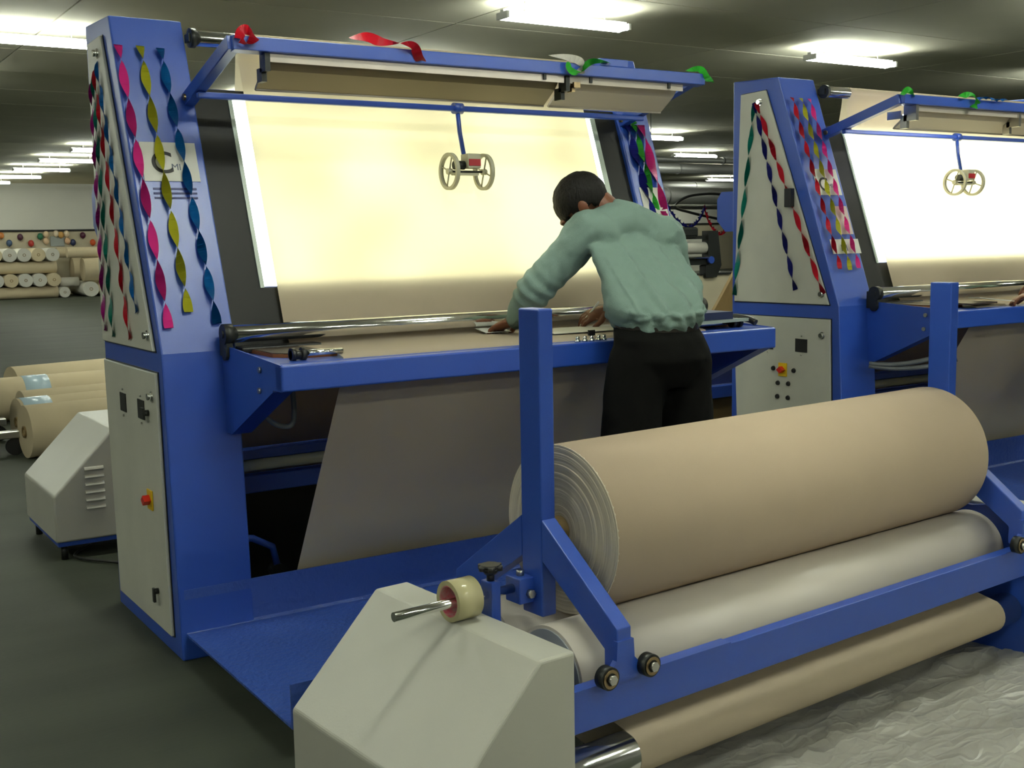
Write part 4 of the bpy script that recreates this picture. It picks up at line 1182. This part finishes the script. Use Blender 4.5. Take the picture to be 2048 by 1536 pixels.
def fest(color, pts, label):
    P = bez(pts, 14); g = B(); prev = None; n = len(P)-1
    for i, c in enumerate(P):
        ph = i*pi/3.5; wv = V((0, sin(ph), cos(ph)))*.035
        p, q = g.verts.new(c-wv), g.verts.new(c+wv)
        if prev: g.faces.new([prev[0], prev[1], q, p]).smooth = True
        prev = (p, q)
    bmesh.ops.solidify(g, geom=g.faces[:], thickness=.002)
    return tag(obj('festoon', g, RIB[color]), label, 'streamer')
fest('deepblue', [(9.90, 9, 1.85), (10.08, 9, 1.66), (10.30, 9, 1.56), (10.48, 9, 1.66), (10.60, 9, 1.84)], 'blue paper festoon hanging between the machines in the background')
fest('red', [(10.60, 9, 1.84), (10.70, 9, 1.62), (10.86, 9, 1.46), (11.02, 9, 1.50), (11.20, 9, 1.74), (11.35, 9, 1.85)], 'red paper festoon hanging beside the blue one in the background')
g = tube([(9.6, 9.02, 1.86), (12.0, 9.02, 1.86)], .008, 6); cyl((9.6, 9.02, 1.86), (9.6, 9.02, 3.33), .006, 6, bm=g); cyl((12, 9.02, 1.86), (12, 9.02, 3.33), .006, 6, bm=g)
tag(obj('festoon_line', g, STEEL), 'thin line that carries the paper festoons in the background', 'line')
bmach = thing('finishing_machine', (8.9, 7.2, 0), 'distant dark cloth machine with a cream roll between the two towers', 'machine')
obj('side_frame', prism([(8.80, .90), (8.98, .90), (9.06, 1.05), (9.00, 1.48), (8.84, 1.48), (8.84, 1.06), (8.80, 1.05)], 7.0, 7.12, axis=1), IRON, bmach)
obj('top_motor', box((8.35, 7.0, 1.40), (8.68, 7.3, 1.53), bev=.03), IRON, bmach)
obj('top_bar', box((8.0, 7.05, 1.38), (8.98, 7.15, 1.42)), IRON, bmach)
obj('cream_roll', cyl((7.9, 7.08, 1.27), (8.86, 7.08, 1.27), .075, 24), BGWRAP, bmach)
obj('dark_tray', box((7.9, 7.02, 1.06), (8.86, 7.2, 1.14)), IRON, bmach)
obj('chrome_bar', cyl((7.9, 6.98, 1.15), (8.86, 6.98, 1.15), .015, 12), CHROME, bmach)
obj('blue_cap', cyl((8.86, 6.96, 1.12), (8.86, 7.0, 1.12), .045, 16), BLUE, bmach)
obj('base_cabinet', box((7.8, 7.05, 0), (9.3, 7.9, .93)), DADO, bmach)
obj('base_top', box((8.72, 7.02, .93), (9.5, 7.9, .955)), IRON, bmach)
obj('rear_panel', box((8.9, 8.2, .0), (9.9, 8.3, 1.38)), BOXW, bmach)
# heap of cloth under plastic and leaning board
g = B(); N_ = 26; vs = []
for j in range(N_+1):
    row = []
    for i in range(N_+1):
        x = 4.30+.75*i/N_; y = 2.6+.6*j/N_; e = max(0, sin(pi*i/N_))**.5*max(0, sin(pi*j/N_))**.5
        row.append(g.verts.new((x, y, .02+e*(.98+.10*noise.noise(V((x*6, y*6, 1)))+.05*noise.noise(V((x*17, y*17, 4))))))) 
    vs.append(row)
for j in range(N_):
    for i in range(N_): g.faces.new([vs[j][i], vs[j][i+1], vs[j+1][i+1], vs[j+1][i]]).smooth = True
tag(obj('cloth_heap', g, mat('grey_film', (.36, .33, .27), .25, var=.3, vscale=9)), 'heap of cloth under shiny plastic between the two machines', 'heap')
tag(obj('brown_board', prism([(4.78, .0), (4.72, .87), (4.98, 1.22), (5.3, 1.22), (5.3, 0)], 2.46, 2.49, axis=1), KRAFT), 'brown cardboard sheet standing beside the second tower', 'board')
bt = thing('blue_trolley', (3.6, 1.7, 0), 'dark blue steel trolley in the shade between the two machines', 'trolley')
obj('panel', box((3.1, 1.48, .50), (4.2, 1.51, .735)), NAVY, bt)
obj('rail', box((3.1, 1.44, .42), (4.2, 1.50, .495), bev=.004), BLUE, bt)
obj('deck', box((3.1, 1.50, .43), (4.2, 2.05, .46)), NAVY, bt)
for x in (3.12, 4.14):
    for y in (1.46, 1.98): obj('leg', box((x, y, 0), (x+.04, y+.04, .43)), BLUE, bt)
tag(obj('cardboard_box', box((3.2, 1.54, 0), (4.05, 1.95, .40), bev=.005), KRAFT), 'brown cardboard box on the floor under the dark blue trolley', 'box')
# cream bin behind the second bracket
tag(obj('storage_bin', box((OX+.45, OY+.95, 0), (OX+1.5, OY+1.2, 1.02), bev=.01), BOXW), 'pale cabinet standing behind the second machine', 'cabinet')
